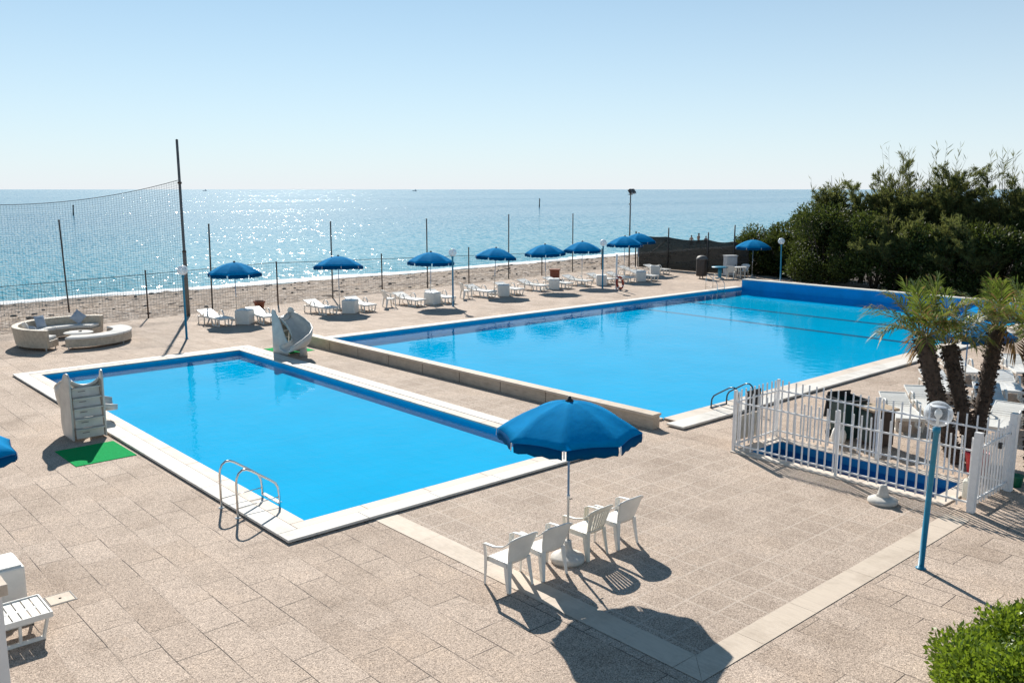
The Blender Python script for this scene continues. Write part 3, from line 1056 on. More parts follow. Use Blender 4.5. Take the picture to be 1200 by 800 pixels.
# ================================================================== PARASOLS
def make_umbrella(name, label, base_kind, R_=1.13, rise=0.48, rim=2.02, pole_r=0.02):
    t = thing(name, label, "parasol")
    N, NR, NS = 8, 8, 8
    def dome(a, r):
        """canopy surface; sags a little between ribs"""
        k = (a / (2 * PI / N)) % 1.0
        sag = math.sin(PI * k)
        chord = math.cos(PI / N) / math.cos((k - 0.5) * 2 * PI / N)        # straight cloth from rib to rib
        rr = R_ * chord * (1 - 0.035 * sag * r ** 4)
        z = rim + rise * (1 - r ** 1.75) - 0.02 * sag * r * (1 - r * 0.6) + 0.022 * sag * r ** 6
        return Vector((rr * r * math.cos(a), rr * r * math.sin(a), z))
    grid = []
    for i in range(N * NS):
        a = 2 * PI * i / (N * NS)
        grid.append([dome(a, 0.03 + 0.97 * j / NR) for j in range(NR + 1)])
    c = MB().sheet(grid, 0.004, closed_u=True).build("canopy", M['canvas'], t)
    mb = MB()
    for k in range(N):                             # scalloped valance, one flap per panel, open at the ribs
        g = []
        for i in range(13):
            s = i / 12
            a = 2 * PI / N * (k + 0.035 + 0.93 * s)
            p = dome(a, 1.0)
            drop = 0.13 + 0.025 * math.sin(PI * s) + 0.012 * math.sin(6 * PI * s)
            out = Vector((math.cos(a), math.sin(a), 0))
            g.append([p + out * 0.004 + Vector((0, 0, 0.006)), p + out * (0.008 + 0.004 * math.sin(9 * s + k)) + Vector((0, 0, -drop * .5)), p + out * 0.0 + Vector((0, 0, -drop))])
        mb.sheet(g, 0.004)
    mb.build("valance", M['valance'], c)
    for k in range(N):
        a = 2 * PI * k / N
        mb = MB()
        q = dome(a, 1.0)
        mb.bar(q + Vector((0, 0, .01)), q + Vector((math.cos(a) * .01, math.sin(a) * .01, -.10)), 0.022, 0.004, up=(math.cos(a), math.sin(a), 0))
        if k == 0: tie0 = mb.build("rib_tie", M['tie'], c)
        else: mb.build("rib_tie", M['tie'], c)
    for k in range(N):
        a = 2 * PI * k / N
        pts = [dome(a, r) + Vector((0, 0, -0.022)) for r in (0.03, 0.3, 0.6, 0.97)]
        mb = MB().tube(pts, 0.006, 6)
        m_ = dome(a, 0.5)
        mb.tube([Vector((0, 0, rim + 0.02)), m_ + Vector((0, 0, -0.025))], 0.005, 6)
        mb.build("rib", M['galv'], t)
    MB().lathe([(0.0, rim + rise + 0.075), (0.02, rim + rise + 0.07), (0.036, rim + rise + 0.03), (0.06, rim + rise + 0.012), (0.065, rim + rise - 0.012)], 12).build("finial", M['black'], t)
    mb = MB().lathe([(pole_r, 0.12), (pole_r, 1.0), (pole_r * 1.25, 1.0), (pole_r * 1.25, 1.06), (pole_r * .85, 1.06), (pole_r * .85, rim + rise - 0.01)], 12)
    pole = mb.build("pole", M['galv'], t)
    MB().lathe([(pole_r * 2.2, rim + 0.0), (pole_r * 2.4, rim + 0.03), (pole_r * 1.2, rim + 0.06)], 12).build("rib_hub", M['black'], t)
    MB().tube([(0.02, 0, 0.98), (0.075, 0, 0.98)], 0.008, 6).build("clamp_knob", M['black'], pole)
    if base_kind == 'concrete':
        MB().lathe([(0.0, 0), (0.25, 0), (0.265, 0.03), (0.262, 0.075), (0.235, 0.10), (0.15, 0.125), (0.085, 0.17), (0.062, 0.24), (0.055, 0.33), (0.03, 0.335)], 28).build("base", M['concrete'], t)
    else:
        MB().lathe([(0.0, 0), (0.27, 0), (0.28, 0.02), (0.275, 0.06), (0.20, 0.09), (0.05, 0.11), (0.045, 0.26), (0.02, 0.26)], 24).build("base", M['concrete'], t)
    return t


UG = "blue beach parasols around the pools"
near_umb = make_umbrella("beach_umbrella", "large blue parasol on concrete foot beside four white chairs near the small pool", 'concrete', R_=1.09, rise=0.46, rim=2.05)
near_umb['group'] = UG
near_umb.location = (9.18, 8.99, 0.004)
near_umb.rotation_euler = (0, 0, R(-4))

rep_umb = Repeat(make_umbrella("beach_umbrella", "x", 'plain'))
ROW = [  # x, y, scale_z, dome yaw, tilt, label
    (16.60, 36.55, 1.0, 5, (0.0, 0.0), "blue parasol nearest the tall net pole, first of the seaside row"),
    (21.60, 36.35, 1.01, 20, (R(-3), R(4)), "slightly tilted blue parasol second along the seaside row"),
    (26.00, 35.10, 1.03, 11, (0.0, R(1.5)), "blue parasol beside the globe lamp in the middle of the seaside row"),
    (31.15, 36.30, 1.0, 30, (R(2), R(2.5)), "blue parasol right of the mid row globe lamp over a white cube table"),
    (34.85, 36.10, 1.02, 2, (0.0, R(-2)), "blue parasol in front of the short grey post between two others in the seaside row"),
    (37.95, 36.25, 1.03, 17, (0.0, 0.0), "blue parasol just left of the far globe lamp and red life ring"),
    (42.55, 37.00, 1.08, 9, (0.0, R(1)), "nearer of two overlapping blue parasols by the dark screen fence"),
    (46.20, 38.90, 1.08, 25, (0.0, R(-1)), "rearmost blue parasol half hidden behind another by the dark screen fence"),
    (49.22, 32.02, 0.98, 13, (0.0, 0.0), "blue parasol over the white table at the foot of the dark hedge"),
]
for x, y, sz, yaw, tl, lab in ROW:
    rep_umb.at((x, y, 0), R(yaw), lab, UG, (1.03, 1.03, sz), tl)
rep_umb.at((26.9, 9.3, 0), R(40), "blue parasol behind the rightmost palm trunk at the pool edge", UG, (1, 1, 1.0), (R(2), R(6)))
rep_umb.at((24.80, 9.36, 0), R(12), "blue parasol hidden behind the palm fronds beside the large pool", UG, (1.05, 1.05, 0.882))
rep_umb.at((1.90, 14.43, 0), R(16), "blue parasol at the left edge of the photo with only its rim in view", UG, (1, 1, 0.93))

# the empty parasol foot standing on the court
t = thing("umbrella_base", "empty white concrete parasol foot standing in front of the white fence", "parasol base", (15.25, 6.98, .004), 0.4)
MB().lathe([(0.0, 0), (0.245, 0), (0.262, 0.03), (0.255, 0.075), (0.20, 0.10), (0.12, 0.13)], 28).build("foot_disc", M['concrete'], t)
MB().lathe([(0.115, 0.125), (0.095, 0.18), (0.075, 0.26), (0.062, 0.325), (0.045, 0.345), (0.026, 0.345), (0.026, 0.25)], 20).build("socket", M['concrete'], t)

# ================================================================== WHITE PLASTIC CHAIRS
def make_chair(name, label, m, slats):
    t = thing(name, label, "chair")
    # seat: dished, front edge rolled down; front is +y
    grid = []
    for i in range(9):
        u = -1 + 2 * i / 8
        row = []
        for j in range(9):
            v = j / 8
            w = 0.225 + 0.02 * v
            yv = -0.20 + 0.43 * v
            z = 0.415 - 0.018 * (1 - u * u) * (1 - abs(2 * v - 1)) + 0.012 * v
            if v > 0.87: z -= 0.03 * (v - 0.87) / 0.13
            row.append((u * w, yv, z))
        grid.append(row)
    MB().sheet(grid, 0.012).build("seat", m, t)
    # backrest: curved shell that leans back
    def back(u, v):
        w = 0.19 + 0.082 * v ** 0.8
        top = 0.40 + v * (0.435 - 0.05 * abs(u) ** 3)
        return Vector((u * w, -0.20 - 0.135 * v - 0.015 * v * v + 0.055 * u * u * (0.4 + 0.6 * v), top))
    mb = MB()
    if slats:
        for k in range(7):
            uc = -0.72 + 1.44 * k / 6
            mb.sheet([[back(uc + du, 0.12 + 0.70 * j / 8) for j in range(9)] for du in (-0.075, 0.0, 0.075)], 0.012)
        mb.sheet([[back(-1 + 2 * i / 12, 0.0 + 0.13 * j / 2) for j in range(3)] for i in range(13)], 0.012)
        mb.sheet([[back(-1 + 2 * i / 12, 0.81 + 0.19 * j / 3) for j in range(4)] for i in range(13)], 0.012)
        for s in (-1, 1):
            mb.sheet([[back(s * 0.86 + du, 0.12 + 0.70 * j / 8) for j in range(9)] for du in (-0.10, 0.10)], 0.012)
    else:
        mb.sheet([[back(-1 + 2 * i / 14, j / 10) for j in range(11)] for i in range(15)], 0.012)
    b = mb.build("backrest", m, t)
    MB().tube([back(-1 + 2 * i / 14, 1.0) + Vector((0, -.008, 0)) for i in range(15)], 0.014, 8, flat=0.8).build("top_rail", m, b)
    for s in (-1, 1):
        # arm: sweeps from the top corner of the back round to the front leg
        pts = [back(s * 0.98, 0.97), Vector((s * 0.278, -0.285, 0.755)), Vector((s * 0.288, -0.19, 0.69)), Vector((s * 0.295, -0.02, 0.645)), Vector((s * 0.292, 0.10, 0.64)), Vector((s * 0.285, 0.20, 0.632)), Vector((s * 0.283, 0.235, 0.61))]
        g = []
        for i, p in enumerate(pts):
            w = (0.022, 0.024, 0.028, 0.03, 0.03, 0.028, 0.022)[i]
            side = Vector((1, 0, 0))
            g.append([p - side * w, p, p + side * w])
            g[-1][1] = g[-1][1] + Vector((0, 0, 0.006))
        MB().sheet(g, 0.013).build("armrest", m, t)
        # front leg rises to the arm, L-section tapering to the floor
        mb = MB()
        prof = [(0.62, 0.055, 0.238), (0.42, 0.06, 0.232), (0.2, 0.048, 0.24), (0.0, 0.034, 0.25)]
        def leg(zs, xs_, sg):
            g1 = [[(xs_[i] - s * 0, y, z), (xs_[i], y - sg * w, z)] for i, (z, w, y) in enumerate(zs)]
            g2 = [[(xs_[i] - s * w * .9, y, z), (xs_[i], y, z)] for i, (z, w, y) in enumerate(zs)]
            mb.sheet(g1, 0.009, False); mb.sheet(g2, 0.009, False)
        leg(prof, [s * 0.283, s * 0.268, s * 0.262, s * 0.262], 1)
        mb.build("leg", m, t)
        mb = MB()
        prof = [(0.43, 0.085, -0.205), (0.22, 0.068, -0.225), (0.0, 0.046, -0.255)]
        leg(prof, [s * 0.222, s * 0.232, s * 0.242], -1)
        mb.build("leg", m, t)
    mb = MB()                                       # apron under the seat
    mb.sheet([[(-0.235, -0.195 + 0.42 * i / 4, 0.41), (-0.24, -0.195 + 0.42 * i / 4, 0.36)] for i in range(5)], 0.008, False)
    mb.sheet([[(0.235, -0.195 + 0.42 * i / 4, 0.41), (0.24, -0.195 + 0.42 * i / 4, 0.36)] for i in range(5)], 0.008, False)
    mb.build("apron", m, t)
    return t


CG = "white plastic armchairs"
rep_chair = Repeat(make_chair("plastic_chair", "x", M['plastic'], False))
rep_slat = Repeat(make_chair("plastic_chair", "x", M['oldplastic'], True))
rep_chair.at((7.99, 9.0, 0.004), R(2), "white plastic armchair furthest left of the four by the parasol foot", CG)
rep_chair.at((8.63, 8.94, 0.004), R(-3), "white plastic armchair immediately left of the concrete parasol foot", CG)
rep_slat.at((9.61, 9.02, 0.004), R(3), "yellowed plastic armchair with a slatted back right of the parasol foot", CG)
rep_chair.at((10.29, 8.99, 0.004), R(0), "white plastic armchair furthest right of the four by the parasol foot", CG)
rep_chair.at((23.98, 35.75, 0), R(-100), "white armchair facing sideways left of the mid row globe lamp loungers", CG)
rep_chair.at((28.92, 35.95, 0), R(-105), "white armchair facing sideways between the third and fourth seaside parasols", CG)
rep_chair.at((48.0, 32.75, 0), R(-70), "white armchair left of the white table under the hedge parasol", CG)
rep_chair.at((49.35, 32.75, 0), R(95), "white armchair right of the white table under the hedge parasol", CG)

# ================================================================== SUN LOUNGERS
def make_lounger(label, back_deg=24):
    """white moulded lounger, head towards +y, foot towards -y"""
    t = thing("sun_lounger", label, "sun lounger")
    W, zf = 0.31, 0.34
    P_ = M['plastic']
    hinge = 0.30
    def slats(y0, z0, y1, z1, n, thick, curve=0.0):
        """crosswise slats with narrow gaps, held by the rails"""
        mb = MB()
        ln = math.hypot(y1 - y0, z1 - z0)
        a_ = math.atan2(z1 - z0, y1 - y0)
        for k in range(n):
            q = (k + .5) / n
            mb.box((0, y0 + (y1 - y0) * q, z0 + (z1 - z0) * q + curve * math.sin(PI * q)), (2 * W, ln / n * .84, thick), (a_, 0, 0))
        mb.bar((0, y0 + .02, z0 - .006 + curve * .1), (0, y1 - .02, z1 - .006 + curve * .1), 0.06, thick)
        return mb
    seat = slats(-0.955, zf - 0.005, hinge, zf, 12, 0.018, -0.012).build("seat", P_, t)
    mb = MB()
    for s in (-1, 1):
        mb.sheet([[(s * (W + .012), -0.97 + 1.30 * i / 8, zf + 0.018), (s * (W + .016), -0.97 + 1.30 * i / 8, zf - 0.055)] for i in range(9)], 0.022, False)
    mb.box((0, -0.968, zf - 0.02), (2 * W + .04, 0.024, 0.07))
    mb.build("side_rail", P_, seat, bevel=0.004)
    a = R(back_deg)
    ly, lz = 0.68 * math.cos(a), 0.68 * math.sin(a)
    b = slats(hinge + .01, zf, hinge + ly, zf + lz, 7, 0.018, 0.015).build("backrest", P_, t)
    mb = MB()
    for s in (-1, 1):
        mb.bar((s * W, hinge + .01, zf), (s * W, hinge + ly, zf + lz), 0.03, 0.045)
    mb.bar((-W - .015, hinge + ly, zf + lz), (W + .015, hinge + ly, zf + lz), 0.05, 0.04)
    mb.build("back_frame", P_, b, bevel=0.006)
    mb = MB()
    mb.bar((-W * .8, hinge + ly * .6, zf + lz * .6 - .02), (-W * .8, hinge + .55, zf - .1), 0.025)
    mb.bar((W * .8, hinge + ly * .6, zf + lz * .6 - .02), (W * .8, hinge + .55, zf - .1), 0.025)
    mb.build("back_prop", P_, t)
    for s in (-1, 1):                                # solid arched armrests
        g = []
        for i in range(13):
            q = i / 12
            yy = -0.12 + 0.46 * q
            zz = zf - .02 + 0.235 * (1 - abs(2 * q - 1) ** 3.0)
            g.append([(s * (W + .012), yy, zz), (s * (W + .065), yy, zz)])
        MB().sheet(g, 0.018).build("armrest", P_, t)
    for s in (-1, 1):                                # side frame under the foot half: three legs on a runner
        mb = MB()
        xs_ = s * (W - .005)
        mb.bar((xs_, -0.92, zf - .04), (xs_ - s * .03, -0.86, 0.02), 0.055, 0.035)
        mb.bar((xs_, -0.60, zf - .04), (xs_ - s * .03, -0.60, 0.03), 0.05, 0.035)
        mb.bar((xs_, -0.28, zf - .04), (xs_ - s * .03, -0.34, 0.02), 0.055, 0.035)
        mb.bar((xs_ - s * .03, -0.885, 0.025), (xs_ - s * .03, -0.315, 0.025), 0.05, 0.045)
        mb.build("side_frame", P_, t, bevel=0.008)
        for yy, lean in ((0.33, .05), (0.86, .04)):
            mb = MB()
            mb.bar((s * W, yy, zf - .04), (s * (W - .02), yy + lean, 0.0), 0.05, 0.035)
            mb.build("leg", P_, t, bevel=0.006)
    mb = MB()
    for s in (-1, 1):
        mb.bar((s * W, hinge, zf - .05), (s * W, 0.90, zf - .05), 0.035, 0.045)
    mb.bar((-W, 0.90, zf - .05), (W, 0.90, zf - .05), 0.035, 0.045)
    mb.build("head_frame", P_, t, bevel=0.006)
    return t


LG = "white plastic sun loungers"
rep_l = Repeat(make_lounger("x", 17))
LOUNGERS = [
    (15.35, 35.95, 4, "sun lounger nearest the tall net pole left of a white cube table"),
    (17.15, 35.35, -3, "sun lounger beside the terracotta pot under the first seaside parasol"),
    (20.42, 36.05, 3, "sun lounger left of the cube table under the tilted second parasol"),
    (22.35, 35.75, -2, "sun lounger right of the cube table under the tilted second parasol"),
    (25.15, 35.75, 2, "sun lounger next to the sideways armchair left of the mid row globe lamp"),
    (26.95, 35.6, -3, "sun lounger standing directly behind the mid row globe lamp pole"),
    (30.05, 36.15, 2, "sun lounger left of the cube table under the fourth seaside parasol"),
    (32.0, 36.05, -4, "sun lounger right of the cube table under the fourth seaside parasol"),
    (34.15, 36.45, 3, "sun lounger left of the square brown pot and the fifth parasol's table"),
    (36.1, 36.4, 0, "sun lounger between the fifth parasol's table and the sixth parasol pole"),
    (37.85, 36.55, 2, "sun lounger under the sixth parasol just left of the far globe lamp"),
    (39.75, 36.4, -3, "sun lounger behind the red life ring right of the far globe lamp"),
    (41.3, 36.2, 2, "sun lounger left of the cube table under the nearer screen fence parasol"),
    (43.2, 35.9, -2, "sun lounger right of the cube table under the nearer screen fence parasol"),
    (45.2, 38.6, 4, "sun lounger beneath the rearmost parasol with its foot towards the pool"),
    (47.3, 38.2, -4, "sun lounger furthest along the row standing against the dark screen fence"),
]
for x, y, rz, lab in LOUNGERS:
    rep_l.at((x, y, 0), R(rz), lab, LG)
RIGHT_LOUNGERS = [
    (21.05, 9.35, -52, "sun lounger right of the dark green bin behind the white fence"),
    (22.3, 9.25, -50, "sun lounger with raised back left of the first leaning palm trunk"),
    (21.9, 7.35, -80, "sun lounger showing between the second and third palm trunks close to the fence"),
    (24.7, 9.9, -48, "sun lounger under the parasol furthest from the fence behind the palms"),
    (23.9, 8.35, -62, "sun lounger right of the third palm trunk with its slatted seat lit"),
    (26.0, 8.75, -60, "sun lounger behind the parasol pole at the right edge of the photo"),
    (28.9, 9.4, -55, "sun lounger furthest right and farthest back beyond the palms"),
    (27.6, 10.6, -50, "sun lounger between the two parasols beyond the palms"),
    (20.6, 5.35, -65, "sun lounger in palm shade just behind the white gate"),
]
for x, y, rz, lab in RIGHT_LOUNGERS:
    rep_l.at((x, y, 0), R(rz), lab, LG)
rep_l.at((1.68, 12.0, 0), R(90), "sun lounger in the near left corner, its foot sticking out past the white pillar", LG)
rep_l.at((1.45, 14.1, 0), R(92), "sun lounger beyond the white cube at the left edge of the photo", LG)

# ---- cube tables
def make_cube():
    t = thing("cube_table", "x", "side table")
    mb = MB().box((0, 0, 0.30), (0.62, 0.62, 0.60))
    b = mb.build("body", M['plastic'], t, bevel=0.035, segs=3)
    mb = MB().box((0, 0, 0.606), (0.56, 0.56, 0.022))
    mb.build("lid", M['plastic'], t, bevel=0.01)
    MB().lathe([(0.0, 0.622), (0.045, 0.622), (0.05, 0.618)], 14).build("plug", M['black'], t)
    return t


rep_cube = Repeat(make_cube())
BG = "white cube side tables"
for x, y, rz, lab in [
    (16.35, 35.25, 42, "white cube table between the two loungers under the first seaside parasol"),
    (21.45, 35.15, 40, "white cube table under the tilted second seaside parasol"),
    (26.15, 35.15, 18, "white cube table left of the mid row globe lamp pole"),
    (31.1, 35.45, 45, "white cube table in front of the fourth seaside parasol pole"),
    (35.35, 35.95, 46, "white cube table in front of the square brown pot"),
    (38.95, 35.6, 44, "white cube table just behind the far globe lamp pole"),
    (42.5, 35.55, 40, "white cube table under the nearer parasol by the screen fence"),
    (46.35, 37.6, 45, "white cube table furthest along the seaside row under the rearmost parasol"),
    (2.32, 13.12, 0, "white cube table at the left edge of the photo beside the near lounger"),
]:
    rep_cube.at((x, y, 0), R(rz), lab, BG)

# ================================================================== GLOBE LAMPS
def make_lamp(label, h, globe_mat, gr=0.185):
    t = thing("globe_lamp", label, "lamp post")
    MB().lathe([(0.0, 0), (0.075, 0), (0.075, 0.012), (0.05, 0.016), (0.045, 0.05), (0.043, 0.05), (0.040, h - 2 * gr - .10), (0.055, h - 2 * gr - .09), (0.055, h - 2 * gr - .01), (0.0, h - 2 * gr - .01)], 16).build("pole", M['bluepaint'], t)
    prof = [(gr * math.cos(q) * 1.05, h - gr + gr * math.sin(q)) for q in np.linspace(-PI / 2 + .25, PI / 2 - 0.001, 18)]
    vs = MB().lathe(prof, 28)
    vs.f.pop(); vs.sm.pop()
    g = vs.build("globe", globe_mat, t)
    MB().lathe([(0.02, h - 2 * gr), (0.022, h - gr * 1.35), (0.05, h - gr * 1.15), (0.055, h - gr * .9), (0.03, h - gr * .65), (0.0, h - gr * .6)], 14).build("bulb", M['bulb'], t)
    MB().lathe([(0.0, h - gr * .35), (0.10, h - gr * .42), (0.105, h - gr * .45), (0.0, h - gr * .40)], 20).build("baffle", M['whitepaint'], t)
    return t


PG = "blue globe lamp posts round the pools"
l0 = make_lamp("blue post with a clear globe standing in front of the white fence", 2.56, M['globe'], 0.19)
l0.location = (12.94, 5.27, 0); l0.rotation_euler = (R(0.5), R(3.0), 0); l0['group'] = PG
rep_lamp = Repeat(make_lamp("x", 2.80, M['globe_w']))
rep_lamp.at((12.97, 33.07, 0), 0.3, "blue globe lamp post beside the tall net pole by the small pool", PG)
rep_lamp.at((26.39, 33.81, 0), 0.3, "blue globe lamp post in the middle of the seaside lounger row", PG)
rep_lamp.at((37.68, 34.35, 0), 0.3, "blue globe lamp post beside the pole with the red life ring", PG)
rep_lamp.at((46.6, 28.35, 0), 0.3, "blue globe lamp post standing against the dark hedge", PG, None, (R(-2), R(2)))

# ================================================================== WHITE PICKET FENCE
FX0, FX1, FY0, FY1 = 15.98, 17.66, 5.72, 10.66
t = thing("picket_fence", "white metal picket fence enclosing the blue foot bath", "fence", (0, 0, 0))
H_ = 1.34
def run(a, b, n, lab, lean=0.0):
    """one side: two rails and its pickets in one mesh (the pickets are the panel's pattern)"""
    a, b = Vector((*a, 0)), Vector((*b, 0))
    mb = MB()
    d = (b - a).normalized()
    off = Vector((-d.y, d.x, 0)) * 0.02
    for z in (0.16, 1.10):
        mb.bar(a + Vector((0, 0, z)), b + Vector((0, 0, z)), 0.03, 0.032)
    for i in range(n):
        q = a + (b - a) * ((i + 0.5) / n)
        jig = rng.normal() * 0.006
        mb.box(q + off + Vector((d.x * jig, d.y * jig, 0.70)), (0.026, 0.026, 1.27), (rng.normal() * .006, rng.normal() * .006, 0))
    o = mb.build("fence_panel", M['whitepaint'], t)
    return o
ym = (FY0 + FY1) / 2 + 0.1
run((FX0, FY1), (FX0, ym), 14, '')
run((FX0, ym), (FX0, FY0), 14, '')
run((FX1, FY1), (FX1, ym), 14, '')
run((FX1, ym), (FX1, FY0), 14, '')
run((FX0, FY1), (FX1, FY1), 10, '')
for (x, y, w, h, tl) in [(FX0, FY1, .06, 1.36, 0), (FX0, ym, .05, 1.36, 0), (FX1, FY1, .06, 1.36, 0), (FX1, ym, .05, 1.36, 0)]:
    MB().box((x, y, h / 2), (w, w, h)).build("fence_post", M['whitepaint'], t, bevel=0.004)
MB().box((FX0, FY0, 0.72), (0.12, 0.12, 1.44), (0, R(2.8), 0)).build("fence_post", M['whitepaint'], t, bevel=0.006)
MB().box((FX1 + .02, FY0, 0.75), (0.13, 0.13, 1.50), (0, R(0.6), 0)).build("fence_post", M['whitepaint'], t, bevel=0.006)
mb = MB()                                           # the gate in the right-hand side
for z in (0.20, 1.14):
    mb.bar((FX0 + .11, FY0, z), (FX1 - .10, FY0, z), 0.03, 0.035)
for i in range(11):
    xx = FX0 + .14 + (FX1 - FX0 - .27) * i / 10
    mb.box((xx, FY0 + (0.018 if i % 10 else 0), 0.70), (0.03, 0.03, 1.22))
g = mb.build("gate", M['whitepaint'], t)
MB().box((FX0 + 1.0, FY0 - .03, 1.02), (0.05, 0.05, 0.11)).box((FX0 + .97, FY0 - .06, 1.06), (0.10, 0.02, 0.02)).build("latch", M['black'], g, bevel=0.004)

# boards leaning on the short end of the fence
t = thing("notice_board", "weathered pale board with a black slatted top leaning on the left end of the fence", "board", (16.62, 10.80, 0), R(-3))
MB().box((0, 0, 0.42), (0.86, 0.03, 0.55), (R(4), 0, 0)).build("panel", M['paleboard'], t, bevel=0.004)
mb = MB()
for i in range(6):
    mb.box((0.02 + 0.085 * i, -0.012, 1.0), (0.066, 0.022, 0.44), (R(2), 0, R(0)))
mb.box((0.235, 0.012, 0.90), (0.54, 0.02, 0.05)); mb.box((0.235, 0.012, 1.12), (0.54, 0.02, 0.05))
mb.build("slatted_top", M['black'], t)
for x in (-0.30, 0.30):
    MB().box((x, 0.036, 0.55), (0.05, 0.04, 1.10), (R(2), 0, 0)).build("leg", M['timber'], t)

# ================================================================== POOL LADDERS
def make_ladder(label, inward):
    """two bent rails; +x points over the water, feet at x=0"""
    t = thing("pool_ladder", label, "pool ladder")
    for s in (-1, 1):
        yy = s * 0.335
        pts = [(0, yy, 0), (0, yy, 0.60), (0.012, yy, 0.70), (0.05, yy, 0.785), (0.12, yy, 0.835), (0.20, yy, 0.83), (0.28, yy, 0.79), (0.62, yy, 0.55), (0.72, yy, 0.47), (0.775, yy, 0.36), (0.79, yy, 0.2), (0.79, yy, -0.45)]
        MB().tube(pts, 0.021, 10).build("rail", M['steel'], t)
        MB().tube([(0.005, yy, 0.17), (0.79, yy, 0.20)], 0.009, 8).build("brace", M['steel'], t)
        MB().lathe([(0.055, 0), (0.055, 0.008), (0.03, 0.016), (0.022, 0.02)], 16, (0, yy, 0)).build("flange", M['bulb'], t)
    for z in (-0.40, -0.15, 0.08):
        MB().box((0.80, 0, z), (0.08, 0.66, 0.025)).build("step", M['steel'], t, bevel=0.006)
    return t


LDG = "steel pool ladders"
rep_lad = Repeat(make_ladder("x", 1))
rep_lad.at((6.215, 14.40, 0), 0, "shiny steel ladder over the near left edge of the small pool", LDG)
rep_lad.at((41.8, 29.95, 0), R(-90), "steel ladder at the far corner of the large pool by the litter bin", LDG)
rep_lad.at((18.95, 12.35, 0), R(90), "dark steel ladder with its reflections painted dark at the near edge of the large pool behind the fence", LDG, (1, 1, 0.85))
for o in bpy.data.objects:  # this ladder gets the steel with dark reflections painted in
    if o.parent is not None and o.parent.get('label', '').startswith("dark steel ladder") and o.name.split('.')[0] != 'flange':
        o.material_slots[0].link = 'OBJECT'; o.material_slots[0].material = M['reflsteel']

# ================================================================== SLIDES
def make_slide():
    t = thing("pool_slide", "x", "slide")
    m = M['slide']
    W = 0.29
    # chute: U section swept along a path that veers left, then right over the water
    path = [(0, 0.10, 1.16), (-0.02, 0.28, 1.10), (-0.07, 0.50, 0.92), (-0.10, 0.72, 0.70), (-0.06, 0.96, 0.52), (0.08, 1.18, 0.42), (0.32, 1.34, 0.36), (0.60, 1.40, 0.325), (0.85, 1.38, 0.30), (1.0, 1.36, 0.30)]
    P_ = [Vector(p) for p in path]
    grid = []
    for i, p in enumerate(P_):
        d = (P_[min(i + 1, len(P_) - 1)] - P_[max(i - 1, 0)]); d.z = 0; d.normalize()
        lft = Vector((-d.y, d.x, 0))
        q = i / (len(P_) - 1)
        hl = 0.20 + 0.34 * math.sin(PI * min(1, q * 1.05)) ** 1.2 * (1 if q < .9 else .6)     # outer (left) wall
        hr = 0.16 + 0.06 * math.sin(PI * q)
        row = []
        for w, z in ((1.22, hl), (1.16, hl * .6), (1.0, hl * .22), (0.72, 0.045), (0.35, 0.0), (0, -0.012), (-0.35, 0.0), (-0.72, 0.045), (-1.0, hr * .3), (-1.10, hr * .65), (-1.14, hr)):
            row.append(p + lft * (W * w) + Vector((0, 0, z)))
        grid.append(row)
    c = MB().sheet(grid, 0.02).build("chute", m, t)
    for k, col in ((0, 'l'), (-1, 'r')):
        MB().tube([r[k] for r in grid], 0.02, 8).build("rolled_edge", m, c)
    # side panels with round tops
    for s in (1, -1):
        out = [(0.0, 0.02), (0.0, 1.18), (-0.015, 1.32), (0.0, 1.45), (0.05, 1.535), (0.12, 1.56), (0.19, 1.53), (0.235, 1.46), (0.27, 1.39), (0.36, 1.31), (0.45, 1.18), (0.54, 0.96), (0.64, 0.70), (0.80, 0.46), (0.86, 0.30), (0.80, 0.12), (0.74, 0.02)]
        g = []
        n = len(out)
        mb = MB()
        bulge = lambda y, z: s * (W + 0.035 + 0.06 * math.sin(PI * min(1, max(0, y / 0.86))) * min(1, z / 0.9) * (1.3 if s < 0 else 0.6)) 
        vs = [(bulge(y, z), y, z) for y, z in out]
        vs2 = [(v[0] + s * 0.045, v[1], v[2]) for v in vs]
        order = list(range(n))
        f1 = order if s < 0 else order[::-1]
        fs = [tuple(f1), tuple(n + i for i in f1[::-1])]
        fs += [(i, (i + 1) % n, n + (i + 1) % n, n + i) if s > 0 else (n + i, n + (i + 1) % n, (i + 1) % n, i) for i in range(n)]
        mb.add(vs, fs + [], False)
        mb.v.extend(vs2)
        mb.build("side_panel", m, t, bevel=0.014, segs=3)
    # ladder face: five moulded steps leaning forward, hollow arch on top
    for k in range(5):
        z = 0.06 + 0.232 * k
        y = -0.055 + 0.028 * k
        mb = MB()
        mb.box((0, y + 0.05, z + 0.10), (2 * W + .01, 0.03, 0.205), (R(-7), 0, 0))
        mb.box((0, y + 0.005, z + 0.212), (2 * W + .02, 0.125, 0.03))
        st = mb.build("step", m, t, bevel=0.01)
        MB().box((-0.09, y + 0.030, z + 0.125), (0.15, 0.012, 0.014), (R(-7), 0, 0)).build("grip_slot", M['greypole'], st)
    g = []
    for i in range(13):
        u = -1 + 2 * i / 12
        g.append([(u * W * 1.03, 0.06, 1.265 + 0.13 * abs(u) ** 2.2), (u * W * 1.03, 0.12, 1.20 + 0.13 * abs(u) ** 2.2), (u * W * 1.03, 0.20, 1.13 + 0.13 * abs(u) ** 2.2)])
    MB().sheet(g, 0.03).build("top_lip", m, t)
    # pedestal under the bend
    MB().tube([(0.05, 1.18, 0.0), (0.05, 1.18, 0.40)], [0.14, 0.10], 14).build("pedestal", m, t)
    return t


rep_slide = Repeat(make_slide())
SG = "white curved pool slides"
rep_slide.at((5.86, 20.90, 0.012), 0, "greyed white slide on the left pool edge showing its ladder steps", SG)
rep_slide.at((14.30, 28.05, 0.012), R(193), "greyed white slide by the bench wall showing its curved chute", SG)

